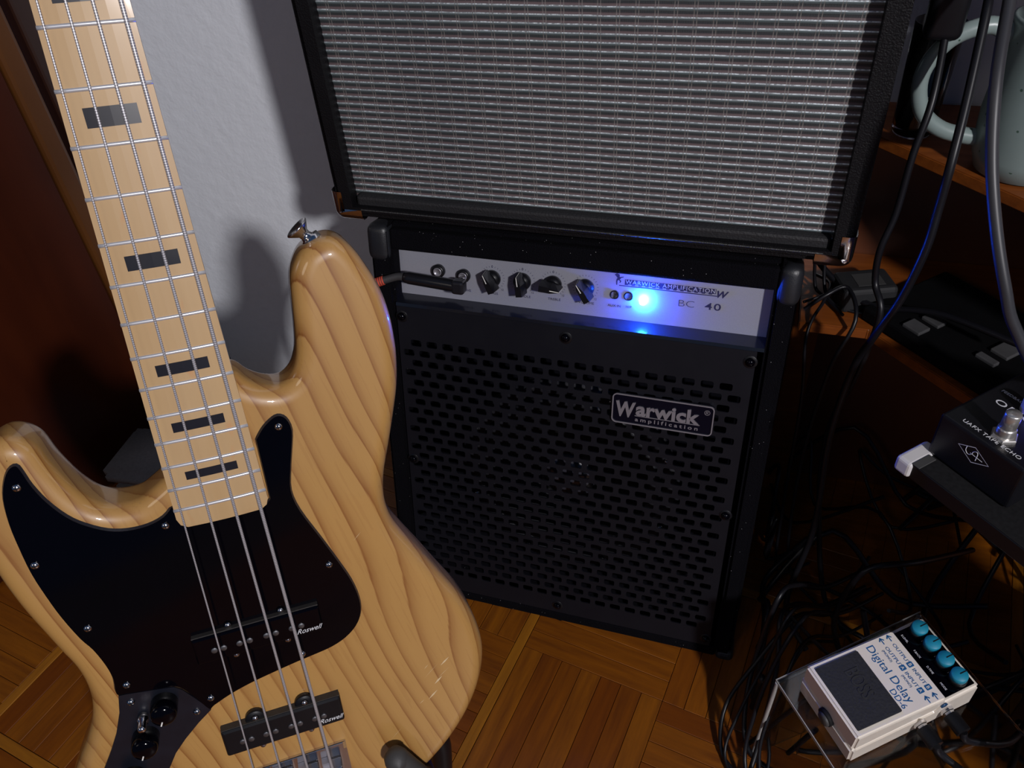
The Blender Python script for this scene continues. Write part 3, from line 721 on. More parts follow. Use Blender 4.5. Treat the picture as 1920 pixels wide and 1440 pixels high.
pgo = [(p.x / 1000, p.y / 1000) for p in spline(pg[:-1] + [pg[-1]], 3)] + [(-.0315, .604), (-.028, .6085), (.028, .6085), (.0322, .604)]
g = G(BO); g.prism(pgo, .0096, .0125); pgd = g.build('pickguard', blackgloss, bass)
g = G(BO); n_ = len(pgo); Q = [(x, y) for x, y in inset(pgo, -.0011)]
g.add([(x, y, .00975) for x, y in pgo] + [(x, y, .0122) for x, y in Q], [(i, (i + 1) % n_, (i + 1) % n_ + n_, i + n_) for i in range(n_)]); g.build('pickguard_bevel', pg_edge, pgd)
cp = [(-106.5, 736.5), (-101, 737), (-76, 741.5), (-69, 743), (-64, 748), (-58, 758), (-49, 774.5), (-60, 783), (-73, 795), (-83, 806), (-91, 819), (-100, 840), (-106, 862), (-120, 868), (-134, 860), (-139, 843), (-139, 822), (-134, 800), (-125, 785), (-117, 770), (-110, 752)]
g = G(BO); g.prism([(x / 1000, y / 1000) for x, y in cp], .0098, .0125); ctl = g.build('control_plate', ctrl_m, bass)
def scr(x, y, z, r=.0031):
    q = G(BO); q.lathe([(0, -.0018), (r * .5, -.0016), (r * .85, -.0008), (r, .0006)], 14, (x, y, z)); s_ = q.build('screw', chrome, bass)
    q = G(BO); 
    for a in (0, 1):
        w_, h_ = (.0016, .0003) if a else (.0003, .0016); q.box((x - w_, y - h_, z - .0019), (x + w_, y + h_, z - .0013))
    q.build('screw_slot', blackmatte, s_)
for x, y in ((-118, 552), (-125, 611), (-109, 671), (-98.5, 728.5), (-46.5, 763), (-40, 605), (49, 549.5), (62, 672), (27, 747), (-100, 745), (-59, 772), (-128, 848)): scr(x / 1000, y / 1000, .0094)
for x, y in ((-.0785, .7545), (-.0985, .7805), (-.117, .815)):
    g = G(BO); g.lathe([(.0098, .0098), (.0098, .0000), (.0092, -.0045), (.0080, -.0062), (.004, -.0072), (0, -.0074)], 28, (x, y, 0)); k_ = g.build('volume_knob', blackgloss, bass)
    q = G(BO); q.box((x - .0005, y - .0072, -.0077), (x + .0005, y - .0034, -.0060), .0002); 
    ca, sa = math.cos(R_(205)), math.sin(R_(205))
    q.v = [tuple(Vector((x, y, 0)) - Vector(BO) + Vector((ca * (v[0] - x + BO[0]) - sa * (v[1] - y + BO[1]), sa * (v[0] - x + BO[0]) + ca * (v[1] - y + BO[1]), v[2] + BO[2]))) for v in q.v]
    q.build('pointer_mark', white_m, k_)
g = G(BO); g.lathe([(.0042, .0098), (.0042, .004), (.0030, .003), (.0030, -.004), (.0022, -.0055)], 16, (-.0955, .7615, 0)); g.build('toggle_switch', chrome, bass)
# pickups
def pickup(yc, h2, nm, zt, ears):
    g = G(BO); g.box((-.0470, yc - h2, zt), (.0475, yc + h2, .0125), .0022, 3); p = g.build(nm, blackgloss if nm == 'neck_pickup' else blackplastic, bass)
    g = G(BO); g.box((-.0465, yc - h2 - .0006, zt + .0015), (.047, yc - h2 + .0004, .0125)); g.build('pickup_side', simple('dusty_pickup_side', (.026, .023, .021, 1), .6, var=.5, vs_=500), p)
    for sx in (-.0195, .0195):
        for sy, e in ((-1, ears[0]), (1, ears[1])):
            if e: q = G(BO); q.lathe([(.0078, .0125), (.0078, zt + .004), (.0072, zt + .0034), (0, zt + .0034)], 24, (sx, yc + sy * (h2 + .0005), 0)); q.build('mounting_ear', blackplastic, p)
            q = G(BO); zz = zt + .0034 if e else zt + .005
            q.lathe([(0, zz - .0022), (.0020, zz - .0018), (.0031, zz)], 12, (sx, yc + sy * (h2 + .0022), 0)); q.build('mounting_screw', chrome, p)
    for x in (-.0328, -.0260, -.0145, -.0070, .0054, .0125, .0245, .0318):
        q = G(BO); q.lathe([(.0024, zt + .001), (.0024, zt - .0006), (.0021, zt - .0008), (0, zt - .0008)], 14, (x, yc + .0015, 0)); q.build('pole_piece', simple('pole_steel', (.17, .17, .18, 1), .4, .9) if x < -.03 else bpy.data.materials['pole_steel'], p)
    text('lettering', 'Roswell', .0062, p, (.0270, yc + .0088, zt - .0002), ux, uy, print_w, BO, shear=.5, sx=.95)
    return p
pickup(.7143, .0120, 'neck_pickup', .0040, (0, 0))
pickup(.8083, .0130, 'bridge_pickup', .0038, (1, 0))
# bridge
g = G(BO); g.box((-.043, .849, .0090), (.0435, .915, .0122), .0008); br = g.build('bridge', chrome, bass)
g = G(BO); g.box((-.043, .905, .0), (.0435, .915, .0092), .001); g.box((-.043, .849, .002), (-.0405, .907, .0092)); g.box((.041, .849, .002), (.0435, .907, .0092)); g.build('end_wall', chrome, br)
for i, x in enumerate((-.0292, -.0102, .0100, .0290)):
    off = (.003, .0, .004, .007)[i]; q = G(BO); q.box((x - .0080, .8560 + off, -.0030), (x + .0080, .8760 + off, .0088), .0012, 2); sd = q.build('saddle', chrome, br)
    q = G(BO); q.box((x - .0080, .852 + off, .002), (x - .0015, .8565 + off, .0088)); q.build('saddle_step', badge_m, sd)
    q = G(BO); q.tube([(x, .876 + off, .003), (x, .905, .003)], .0014, 8, 1); q.build('intonation_screw', nickel, sd)
# strings
for nm, a, b, r in (('g', -15.7, .0172, .00065), ('d', -5.0, -.0066 * -1, .00085), ('a', 4.7, .0059, .00105), ('e', 16.3, .0143, .0013)):
    sgn = -1 if nm in 'gd' else 1
    xf = lambda y: (a + sgn * abs(b) * y * 1000) / 1000
    q = G(BO); q.tube([(xf(0), 0, .0002), (xf(.43), .43, -.0016), (xf(.868), .868, -.0042), (xf(.868), .905, .001)], r, 8, 1); s_ = q.build('string', string_m, bass)
# strap button on the upper horn
ax = Vector((-.62, -.785, .0)).normalized(); b_ = ax.cross(Vector((0, 0, 1))).normalized(); Mx = Matrix([[b_[i], Vector((0, 0, 1))[i], ax[i]] for i in range(3)])
def sbut(base, M_):
    g = G(BO); g.lathe([(.0075, -.004), (.0075, .0012), (.0046, .0022), (.0038, .0042), (.0040, .0062), (.0086, .0112), (.0090, .0120), (.0084, .0126), (.0034, .0112), (0, .011)], 28, base, M=M_)
    g.build('strap_button', chrome, bass)
sbut((.0965, .4285, .0320), Mx)
# wear marks in the lacquer of the lower bout
g = G(BO)
for (x, y, L, a, wd) in ((.1380, .800, .011, -38, .0016), (.1300, .818, .010, -40, .0020), (.1235, .832, .012, -40, .0016), (.1215, .800, .006, -42, .0005), (.1350, .812, .016, -36, .0003), (.1130, .836, .006, -35, .0005), (.1250, .806, .018, -40, .00025), (.0870, .655, .010, -42, .0003), (.0865, .862, .016, -40, .0002)):
    c_ = Vector((x, y, .01192)); d = Vector((math.cos(R_(a)), math.sin(R_(a)), 0)); n = Vector((-d.y, d.x, 0))
    g.add([tuple(c_ - d * L / 2), tuple(c_ + n * wd / 2), tuple(c_ + d * L / 2), tuple(c_ - n * wd / 2)], [(0, 1, 2, 3)])
tag(g.build('lacquer_scratches', simple('scratched_lacquer', (.62, .47, .27, 1), .5), bass), 'pale scratches in the lacquer')

# ------------------------------------------------------------------ guitar stand
sM = frame(RB, TB, BO)
def b2w(p): return Matrix(RB) @ Vector(p) + Vector(TB)
base = b2w((0, .99, .12)); stand = thing('guitar_stand', 'black low guitar stand with grey rubber arms cradling the bass body from behind', 'stand', None, (base.x, base.y, FZ))
SO = Vector((base.x, base.y, FZ))
for s in (1, -1):
    pts = [b2w(p) for p in ((s * .04, .985, .10), (s * .09, .975, .082), (.096, .955, .075), (.104, .938, .035), (.100, .912, .001), (.0815, .8735, -.0040))] if s > 0 else \
          [b2w(p) for p in ((s * .04, .985, .10), (s * .09, .995, .082), (s * .124, .985, .07), (s * .126, .972, .03), (s * .118, .955, -.002), (s * .10, .925, -.004))]
    g = G(SO); g.tube(pts, lambda t: .0105, 14, 6); g.build('rubber_arm', rubber, stand)
    e = pts[-1]; 
    g = G(SO); g.lathe([(0, -.0115), (.006, -.0095), (.0105, -.003), (.0105, .003), (.006, .0095), (0, .0115)], 18, tuple(e), M=Matrix(RB)); g.build('arm_tip', rubber, stand)
hub = b2w((0, .985, .10))
for tx, ty in ((-.50, .20), (-.36, .62)):
    g = G(SO); g.tube([tuple(hub), (hub.x * .5 + tx * .5, hub.y * .5 + ty * .5, FZ + .045), (tx, ty, FZ + .012)], .010, 10, 5); lg = g.build('leg', blackplastic, stand)
    g = G(SO); g.lathe([(.012, 0), (.013, .012), (.010, .022), (0, .024)], 14, (tx, ty, FZ)); g.build('rubber_foot', rubber, lg)
g = G(SO); g.tube([tuple(b2w((.04, .985, .10))), tuple(b2w((-.04, .985, .10)))], .012, 12, 1); g.build('crossbar', blackplastic, stand)
g = G(SO); g.tube([tuple(b2w((.080, .945, .085))), (-.2341, .3212, -.7804), (-.2313, .3109, -.8538), (-.232, .304, FZ + .010)], .0105, 12, 5); g.build('leg', blackplastic, stand)

# ------------------------------------------------------------------ folded grey fabric by the door
FO = Vector((-.775, .61, FZ)); fab = thing('folded_cloth', 'stack of dark grey folded cloth on the floor between door and bass neck', 'cloth', None, FO)
for i, (z, h, dx, r) in enumerate(((0, .030, 0, 3), (.030, .028, .004, -3), (.058, .030, -.002, 4))):
    g = G(); bm = bmesh.new(); bmesh.ops.create_cube(bm, size=1)
    for v_ in bm.verts: v_.co = Vector((v_.co.x * .15 + dx, v_.co.y * .10, z + h / 2 + v_.co.z * h))
    bmesh.ops.bevel(bm, geom=bm.edges[:], offset=.010, segments=3, affect='EDGES'); bmesh.ops.rotate(bm, verts=bm.verts, cent=(0, 0, 0), matrix=Matrix.Rotation(R_(r), 3, 'Z'))
    for v_ in bm.verts: v_.co.z += .003 * math.sin(v_.co.x * 60 + i) * (1 if z > 0 else 0)
    g.addbm(bm, True); g.build('fold', greycloth, fab)

# ------------------------------------------------------------------ corner side table
TO = Vector((.30, .80, FZ)); tb = thing('side_table', 'orange wooden corner table with a lower shelf, right of the amplifiers against the wall', 'table', None, TO)
def poly_board(name, P, z0_, z1_, mat=table_m):
    g = G(TO); bm = bmesh.new(); vs_ = [bm.verts.new((x, y, z0_)) for x, y in P]; f = bm.faces.new(vs_); r = bmesh.ops.extrude_face_region(bm, geom=[f])
    for e in r['geom']:
        if isinstance(e, bmesh.types.BMVert): e.co.z = z1_
    bmesh.ops.recalc_face_normals(bm, faces=bm.faces); bmesh.ops.bevel(bm, geom=bm.edges[:], offset=.001, segments=2, affect='EDGES'); g.addbm(bm); return g.build(name, mat, tb)
poly_board('tabletop', [(.093, .787), (.60, .28), (.95, .63), (.95, .866), (.093, .866)], -.349, -.338)
poly_board('unseen_shade_board', [(.16, .64), (.52, .28), (.95, .71), (.95, .866), (.16, .866)], -.072, -.060)  # added board above the view, there to shade the wall behind the table
poly_board('lower_shelf', [(.058, .715), (.125, .715), (.50, .34), (.90, .70), (.90, .862), (.058, .862)], -.525, -.513)
poly_board('back_board', [(.093, .8625), (.93, .8625), (.93, .8695), (.093, .8695)], FZ + .001, -.350, mahog('dark_orange_board', (.060, .014, .004, 1), (.13, .034, .006, 1), .5))
for p in ((.86, .82), (.56, .42), (.0755, .835)):
    poly_board('leg', [(p[0] - .015, p[1] - .015), (p[0] + .015, p[1] - .015), (p[0] + .015, p[1] + .015), (p[0] - .015, p[1] + .015)], FZ + .001, -.526 if p[0] < .1 else -.073)
# ------------------------------------------------------------------ mug, tumbler
MO = Vector((.2085, .7300, -.338)); mug = thing('mug', 'speckled celadon stoneware mug with a thick round handle on the orange table', 'mug', None, MO)
g = G(); g.lathe([(.030, 0), (.036, .002), (.0415, .018), (.043, .05), (.0415, .085), (.040, .118), (.041, .124), (.0385, .125), (.037, .118), (.038, .06), (.034, .012), (0, .010)], 40); g.build('cup', glaze_m, mug)
g = G(); pts = [(-.036, .0, .108), (-.056, -.004, .118), (-.082, -.008, .108), (-.096, -.010, .082), (-.090, -.009, .052), (-.070, -.006, .034), (-.040, .0, .026)]
g.tube(pts, lambda t: .0062 + .002 * abs(t - .5), 12, 6); g.build('handle', glaze_m, mug)
g = G(); g.lathe([(.036, .1), (.03, .1002), (0, .1004)], 30); 
GO = Vector((.128, .795, -.338)); gl = thing('tumbler', 'small dark glass tumbler behind the mug handle on the table corner', 'glass', None, GO)
g = G(); g.lathe([(.017, 0), (.0185, .004), (.021, .10), (.0200, .10), (.0175, .008), (0, .006)], 28); g.build('glass_wall', acr, gl)

# ------------------------------------------------------------------ hanging cables
def cable(name, label, pts, r, mat=cable_m, group=None, n=8, cat='cable', sub=6):
    o = Vector(pts[-1]); g = G(o); g.tube(pts, r, n, sub); ob = g.build(name, mat); ob.location = o; return tag(ob, label, cat, group)
PB = Vector((.1185, .7190, -.2290)); plug = thing('mains_cable', 'black cord with a rounded moulded connector hanging beside the upper amplifier\'s right edge', 'cable', None, PB)
g = G(PB); g.box((.1040, .708, -.2290), (.1320, .731, -.150), .007, 4); pl_ = g.build('connector', blackplastic, plug)
for p in pl_.data.polygons: p.use_smooth = True
g = G(PB); g.tube([(.1205, .7150, -.2240), (.1195, .6869, -.2664), (.1146, .6762, -.3065), (.1132, .671, -.3574), (.1078, .6656, -.3916), (.1109, .6648, -.4243), (.1192, .6475, -.4463), (.116, .655, -.52), (.105, .665, -.62), (.12, .66, -.75), (.15, .62, -.86), (.20, .60, -.880)], .0030, 8); g.build('cord', cable_m, plug)
g = G(PB); g.tube([(.118, .7195, -.152), (.119, .722, -.10), (.125, .73, 0.0)], .0035, 8); g.build('cord', cable_m, plug)
cable('audio_cable', 'black cable hanging just right of the power cord and curling in behind the combo', [(.1350, .70, -.10), (.1347, .6835, -.1692), (.1336, .6626, -.1914), (.132, .6314, -.2398), (.1299, .6091, -.2783), (.13, .604, -.3145), (.1291, .5998, -.3492), (.1242, .6072, -.4004), (.1141, .6162, -.4477), (.1089, .6435, -.5077), (.104, .64, -.60), (.11, .62, -.72), (.10, .60, -.84), (.13, .57, -.8805)], .0034)
cable('audio_cable', 'thick grey cable hanging nearest the right edge in front of the mug', [(.132, .64, -.10), (.132, .6184, -.1469), (.132, .6001, -.1668), (.1313, .5654, -.204), (.1386, .5431, -.2465), (.1505, .5255, -.2855), (.1647, .5123, -.3208), (.1788, .5085, -.3491), (.2116, .5060, -.3872), (.27, .515, -.395), (.34, .50, -.40)], .0040, cable_g)

# ------------------------------------------------------------------ black audio gear on the lower shelf
def zrot(a): return Matrix.Rotation(R_(a), 4, 'Z')
def at(loc, a=0): M = Matrix.Translation(Vector(loc)) @ zrot(a); return M
gear = thing('audio_interface', 'flat black audio unit with small grey buttons on the lower shelf of the side table', 'audio unit', at((.205, .715, -.513), -45))
g = G(); g.box((-.075, -.050, 0), (.20, .070, .016), .003); g.build('case', simple('dull_black', (.0015, .0015, .002, 1), .8, spec=.1), gear)
bt = simple('grey_button', (.045, .045, .047, 1), .6, var=.4)
for x, y, w_, h_ in ((-.021, -.036, .010, .008), (-.019, -.014, .010, .006), (.048, .004, .009, .012), (.047, -.022, .010, .004), (.075, .02, .009, .012)):
    g = G(); g.box((x - w_, y - h_, .0155), (x + w_, y + h_, .0195), .001); g.build('button', bt, gear)
ad = thing('power_adapter', 'dark grey mains adapter lying on the lower shelf beside the black audio unit', 'adapter', at((.118, .765, -.513), 20))
g = G(); g.box((-.028, -.020, 0), (.028, .020, .028), .005, 3); g.build('housing', simple('dark_grey_plastic', (.014, .0145, .016, 1), .6, spec=.3), ad)
g = G(); g.box((-.012, -.012, .0275), (.016, .010, .0285)); g.build('rating_label', simple('grey_label', (.03, .03, .03, 1), .7), ad)

# ------------------------------------------------------------------ pedalboard with white tape at the corner
s2 = math.sqrt(.5)
PM = MX([[s2, s2, 0], [-s2, s2, 0], [0, 0, 1]], (.1501, .4925, -.4600))     # x along the front edge, y to the back, z up
pb = thing('pedalboard', 'dusty black pedalboard with a white taped corner on black legs at the right', 'pedalboard', PM)
g = G(); g.box((-.006, -.019, -.012), (.62, .150, -.0005), .002); g.build('deck', dust, pb)
g = G(); g.box((-.0060, -.0200, -.013), (.62, -.0185, .0005), .0005); g.build('edge_lip', blackplastic, pb)
g = G(); g.box((-.0085, -.0225, -.0135), (.0055, .0100, .0012), .003, 3); t_ = g.build('tape_patch', tape, pb)
g = G(); g.box((.004, -.0200, .0006), (.0105, -.0020, .0016), .0004); g.build('rubber_strip', rubber, pb)
for x, y in ((.30, .12), (.58, .02), (.58, .13), (.12, .135)):
    g = G(); g.box((x - .010, y - .010, -.4240), (x + .010, y + .010, -.0120), .002); g.build('leg', blackplastic, pb)

# ------------------------------------------------------------------ echo pedal
EM = MX([[s2, s2, 0], [-s2, s2, 0], [0, 0, 1]], (.1501, .4925, -.4594))
ep = thing('echo_pedal', 'black echo effects pedal with chrome foot switch and outlined diamond emblem on the pedalboard', 'effects pedal', EM)
H = .0394
g = G(); g.box((0, 0, 0), (.068, .121, H), .0022, 3); g.build('housing', uafx, ep)
g = G(); g.lathe([(.0092, H), (.0092, H + .002), (.0084, H + .0026)], 6, (.0385, .0165, 0), smooth=False); steel = simple('brushed_steel', (.60, .58, .55, 1), .32, .8); sw = g.build('foot_switch', steel, ep)
g = G(); pr = [(.0062, H + .002)]
for k in range(7): pr += [(.0063, H + .0026 + k * .0009), (.0057, H + .0030 + k * .0009)]
g.lathe(pr + [(.0057, H + .0095)], 24, (.0385, .0165, 0)); g.build('threaded_barrel', steel, sw)
g = G(); g.lathe([(.0054, H + .009), (.0054, H + .0215), (.0048, H + .0226), (0, H + .0226)], 28, (.0385, .0165, 0)); g.build('cap', steel, sw)
tx, ty = (1, 0, 0), (0, 1, 0)
text('lettering', 'UAFX TAPE ECHO', .0047, ep, (.0125, .0060, H + .0001), tx, ty, print_w, sx=1.12, track=1.1)
text('lettering', 'ORION', .0085, ep, (.0105, .0415, H + .0001), tx, ty, print_w, sx=1.35, track=1.15)
text('lettering', 'FEEDBACK', .0038, ep, (.0060, .0560, H + .0001), tx, ty, print_w, sx=1.1)
fx_, fz_ = (1, 0, 0), (0, 0, 1)
g = G(); D = [(.0195, H - .0143), (.0320, H - .0078), (.0455, H - .0157), (.0330, H - .0224)]; Q = inset(D, .0006); Q = [(D[i][0] + (.0325 - D[i][0]) * .06, D[i][1] + (H - .0150 - D[i][1]) * .09) for i in range(4)]
g.add([(x, -.0001, z) for x, z in D] + [(x, -.0001, z) for x, z in Q], [(i, (i + 1) % 4, (i + 1) % 4 + 4, i + 4) for i in range(4)]); g.build('emblem_outline', print_w, ep)
g = G(); 
g.tube([(.0262, -.0001, H - .0115), (.0262, -.0001, H - .0150), (.0285, -.0001, H - .0172), (.0310, -.0001, H - .0155), (.0318, -.0001, H - .0125), (.0340, -.0001, H - .0110), (.0352, -.0001, H - .0125), (.0352, -.0001, H - .0185)], .00028, 4, 4)
g.tube([(.0300, -.0001, H - .0150), (.0400, -.0001, H - .0158)], .00025, 4, 1); g.build('emblem_monogram', print_w, ep)
for x, y in ((.0305, .0535), (.0520, .0535)):
    g = G(); g.lathe([(.0062, H), (.0062, H + .010), (.0054, H + .0125), (0, H + .0128)], 20, (x, y, 0)); g.build('control_knob', simple('pale_knob', (.55, .55, .6, 1), .4), ep)
g = G(); g.lathe([(.0022, H), (.0022, H + .001), (0, H + .002)], 12, (.0415, .0420, 0)); l_ = g.build('status_lamp', simple('pedal_led', (.1, .1, 1, 1), .3, emis=((.05, .05, 1, 1), 60)), ep); l_['label'] = 'lit blue status lamp'

# ------------------------------------------------------------------ white delay pedal; local x across, y front to back, z up
yw, pt, rl = R_(-52.84), R_(6.92), R_(2.67)
DM = Matrix.Translation((.1024, .4303, -.7323)) @ Matrix.Rotation(yw, 4, 'Z') @ Matrix.Rotation(pt, 4, 'X') @ Matrix.Rotation(rl, 4, 'Y')
dp = thing('delay_pedal', 'white digital delay effects pedal with black rubber foot pad and four teal knobs', 'effects pedal', DM)
def wedge(g, x0, x1, prof, bev, seg=3):
    bm = bmesh.new(); vs_ = [bm.verts.new((x, y, z)) for x in (x0, x1) for y, z in prof]; n = len(prof)
    bm.faces.new(vs_[:n][::-1]); bm.faces.new(vs_[n:])
    for i in range(n): bm.faces.new((vs_[i], vs_[(i + 1) % n], vs_[(i + 1) % n + n], vs_[i + n]))
    bmesh.ops.recalc_face_normals(bm, faces=bm.faces); bmesh.ops.bevel(bm, geom=bm.edges[:], offset=bev, segments=seg, affect='EDGES'); g.addbm(bm)
g = G(); wedge(g, 0, .073, [(0, 0), (0, .0235), (.004, .0262), (.084, .0225), (.090, .0345), (.129, .0358), (.129, 0)], .0022); g.build('base', pedal_white, dp)
# treadle (hinged plate) with skirt
g = G(); wedge(g, .0008, .0722, [(.0008, .0262), (.0025, .0500), (.0945, .0405), (.0945, .0300), (.084, .0250)], .0020); tr = g.build('treadle', pedal_white, dp)
sl_ = (.0405 - .0500) / .092
def tz(y): return .0500 + sl_ * (y - .0025)
Tn = Vector((0, -sl_, 1)).normalized(); Ty = Vector((0, 1, sl_)).normalized()
def on(x, y, h=.0001): return tuple(Vector((x, y, tz(y))) + Tn * h)
def pad(x0, x1, y0, y1, h, r, name, mat, par):
    P = rrect(x0, y0, x1, y1, r, 4); g = G(); n = len(P); g.add([on(x, y, -.0005) for x, y in P] + [on(x, y, h) for x, y in P], [tuple(range(n, 2 * n))] + [(i, (i + 1) % n, (i + 1) % n + n, i + n) for i in range(n)]); return g.build(name, mat, par)
pad(.0065, .0665, .0070, .0520, .0014, .0012, 'foot_pad', simple('pad_rubber', (.018, .018, .020, 1), .65, var=.4, vs_=500, bump=.4), tr)
text('raised_logo', 'BOSS', .0200, tr, on(.0180, .0285, .0015), (1, 0, 0), tuple(Ty), simple('raised_rubber', (.030, .030, .032, 1), .45), sx=.62, ext=.0004)
bm = bpy.data.materials['raised_rubber']
uxx, uyy = (1, 0, 0), tuple(Ty)
text('lettering', 'Digital Delay', .0108, tr, on(.0060, .0615), uxx, uyy, print_b, sx=1.02)
text('lettering', 'DD-6', .0080, tr, on(.0470, .0540), uxx, uyy, print_b, sx=1.0)
text('lettering', 'OUTPUT', .0048, tr, on(.0130, .0850), uxx, uyy, print_b, sx=1.12)
text('lettering', 'OUTPUT', .0048, tr, on(.0130, .0770), uxx, uyy, print_b, sx=1.12)
text('lettering', '(MONO)', .0032, tr, on(.0145, .0728), uxx, uyy, print_b)
text('lettering', 'INPUT', .0048, tr, on(.0390, .0850), uxx, uyy, print_b, sx=1.12)
text('lettering', 'INPUT', .0048, tr, on(.0390, .0770), uxx, uyy, print_b, sx=1.12)
text('lettering', '(MONO)', .0032, tr, on(.0400, .0728), uxx, uyy, print_b)
for x, y, s in ((.0348, .0868, 'B'), (.0348, .0788, 'A'), (.0575, .0868, 'B'), (.0575, .0788, 'A')):
    pad(x - .0024, x + .0024, y - .0028, y + .0028, .00015, .0008, 'letter_box', print_b, tr)
    text('lettering', s, .0044, tr, on(x, y - .0016, .0003), uxx, uyy, pedal_white, align='CENTER')
for x, y in ((.0035, .0868), (.0035, .0788), (.0625, .0868), (.0625, .0788)):
    g = G(); h = .00025
    for P in ([(0, 0), (.0032, .0028), (.0040, .0020), (.0018, 0), (.0040, -.0020), (.0032, -.0028)], [(.001, -.0005), (.0070, -.0005), (.0070, .0005), (.001, .0005)]):
        n = len(P); g.add([on(x + a, y + b, h) for a, b in P], [tuple(range(n))])
    g.build('arrow', print_b, tr)
# thumb screw hole at the front, knob panel, knobs
g = G(); g.lathe([(.0085, .0004), (.0085, -.0030), (.0072, -.0034)], 24, (.0385, .0005, .0235), 'y'); g.build('screw_recess', blackmatte, dp)
g = G(); g.lathe([(.0068, -.0010), (.0068, -.0050), (.0058, -.0062), (0, -.0062)], 24, (.0392, .0008, .0235), 'y'); g.build('thumb_screw', rubber, dp)
kz = lambda y: .0345 + (.0358 - .0345) * (y - .090) / .039
g = G(); g.box((.0035, .0955, .033), (.0695, .1262, .0366), .0006); g.build('knob_panel', blackgloss, dp)
g = G(); g.lathe([(.0032, .0), (.0034, -.0012), (.0028, -.0016), (0, -.0016)], 16, (.0738, .0930, .0300), 'x'); g.build('side_lamp', simple('blue_plastic', (.01, .05, .13, 1), .3), dp)
kx_ = (.0118, .0282, .0446, .0610)
for x in kx_:
    g = G(); g.lathe([(.0078, .0366), (.0078, .0420), (.0074, .0430)], 26, (x, .1150, 0)); k_ = g.build('control_knob', blackplastic, dp)
    g = G(); g.lathe([(.0073, .0425), (.0071, .0478), (.0066, .0486), (0, .0486)], 26, (x, .1150, 0)); g.build('knob_cap', teal, k_)
    g = G(); g.box((x - .0004, .1150, .0484), (x + .0004, .1222, .0489)); g.build('pointer_mark', blackmatte, k_)
for x, s in zip(kx_, ('E.LEVEL', 'F.BACK', 'D.TIME', 'MODE')): text('lettering', s, .0026, dp, (x, .1000, .03665), uxx, (0, 1, 0), print_w, align='CENTER')
for i, x in enumerate((.0200, .0364, .0528)):
    g = G(); g.box((x - .0003, .1120, .0364), (x + .0003, .1165, .0367)); g.build('panel_mark', tape, dp)
# jacks and right-angle plugs on the right side
for y in (.070, .098):
    g = G(); g.lathe([(.0062, 0), (.0062, .003), (.0050, .0034), (.0050, .0055)], 6, (.073, y, .0165), 'x', smooth=False); g.build('jack_nut', chrome, dp)
for y, tgt in ((.070, (.30, .43, -.80)), (.098, (.33, .50, -.80))):
    p0 = DM @ Vector((.0785, y, .0165)); p1 = DM @ Vector((.095, y, .0160)); p2 = DM @ Vector((.100, y + .004, .004))
    c_ = thing('patch_cable', 'short black patch cable plugged into the white delay pedal, ' + ('front one' if y < .08 else 'rear one'), 'cable', None, p0)
    g = G(p0); g.tube([tuple(p0), tuple(p1)], .0068, 12, 1); g.build('plug', blackplastic, c_)
    g = G(p0); g.tube([tuple(p1), tuple(p2), tuple((p2 + Vector(tgt)) / 2 + Vector((0, -.02, .01))), tgt, (tgt[0] + .05, tgt[1] + .1, -.87)], .0032, 8); g.build('cord', cable_m, c_)
# acrylic stand below the pedal
st = thing('acrylic_stand', 'clear acrylic riser with frosted edges holding the white pedal', 'stand', DM)
g = G(); g.box((-.016, -.013, -.0052), (.20, .150, -.0006), .0006, 1); g.build('shelf_plate', acr, st)
g = G(); g.box((-.0165, -.0136, -.0054), (.20, -.0128, -.0004)); g.build('front_edge', acr_edge, st)
g = G(); g.box((-.0168, -.0136, -.0054), (-.0160, .150, -.0004)); g.build('side_edge', acr_edge, st)
for yy in (-.0132, .1460):
    a = DM @ Vector((-.014, yy, -.003)); g = G(); b = DM.inverted() @ Vector((a.x - .004, a.y - .002, FZ + .001)); g.tube([(-.014, yy, -.003), tuple(b)], .0022, 6, 1); g.build('leg_edge', acr_edge, st)
a0 = DM @ Vector((-.0155, -.012, -.004)); a1 = DM @ Vector((-.0155, .149, -.004)); DI = DM.inverted()
g = G(); V = [tuple(DI @ p) for p in (a0, a1, Vector((a1.x - .004, a1.y - .002, FZ + .001)), Vector((a0.x - .004, a0.y - .002, FZ + .001)))]; V2 = [(p[0] + .003, p[1], p[2]) for p in V]
g.add(V + V2, [(0, 1, 2, 3), (7, 6, 5, 4), (0, 4, 5, 1), (1, 5, 6, 2), (2, 6, 7, 3), (3, 7, 4, 0)]); g.build('side_plate', acr, st)
b0 = DM @ Vector((.195, .0, -.004)); b1 = DM @ Vector((.195, .149, -.004))
g = G(); V = [tuple(DI @ p) for p in (b0, b1, Vector((b1.x, b1.y, FZ + .001)), Vector((b0.x, b0.y, FZ + .001)))]; V2 = [(p[0] + .003, p[1], p[2]) for p in V]
g.add(V + V2, [(0, 1, 2, 3), (7, 6, 5, 4), (0, 4, 5, 1), (1, 5, 6, 2), (2, 6, 7, 3), (3, 7, 4, 0)]); g.build('side_plate', acr, st)

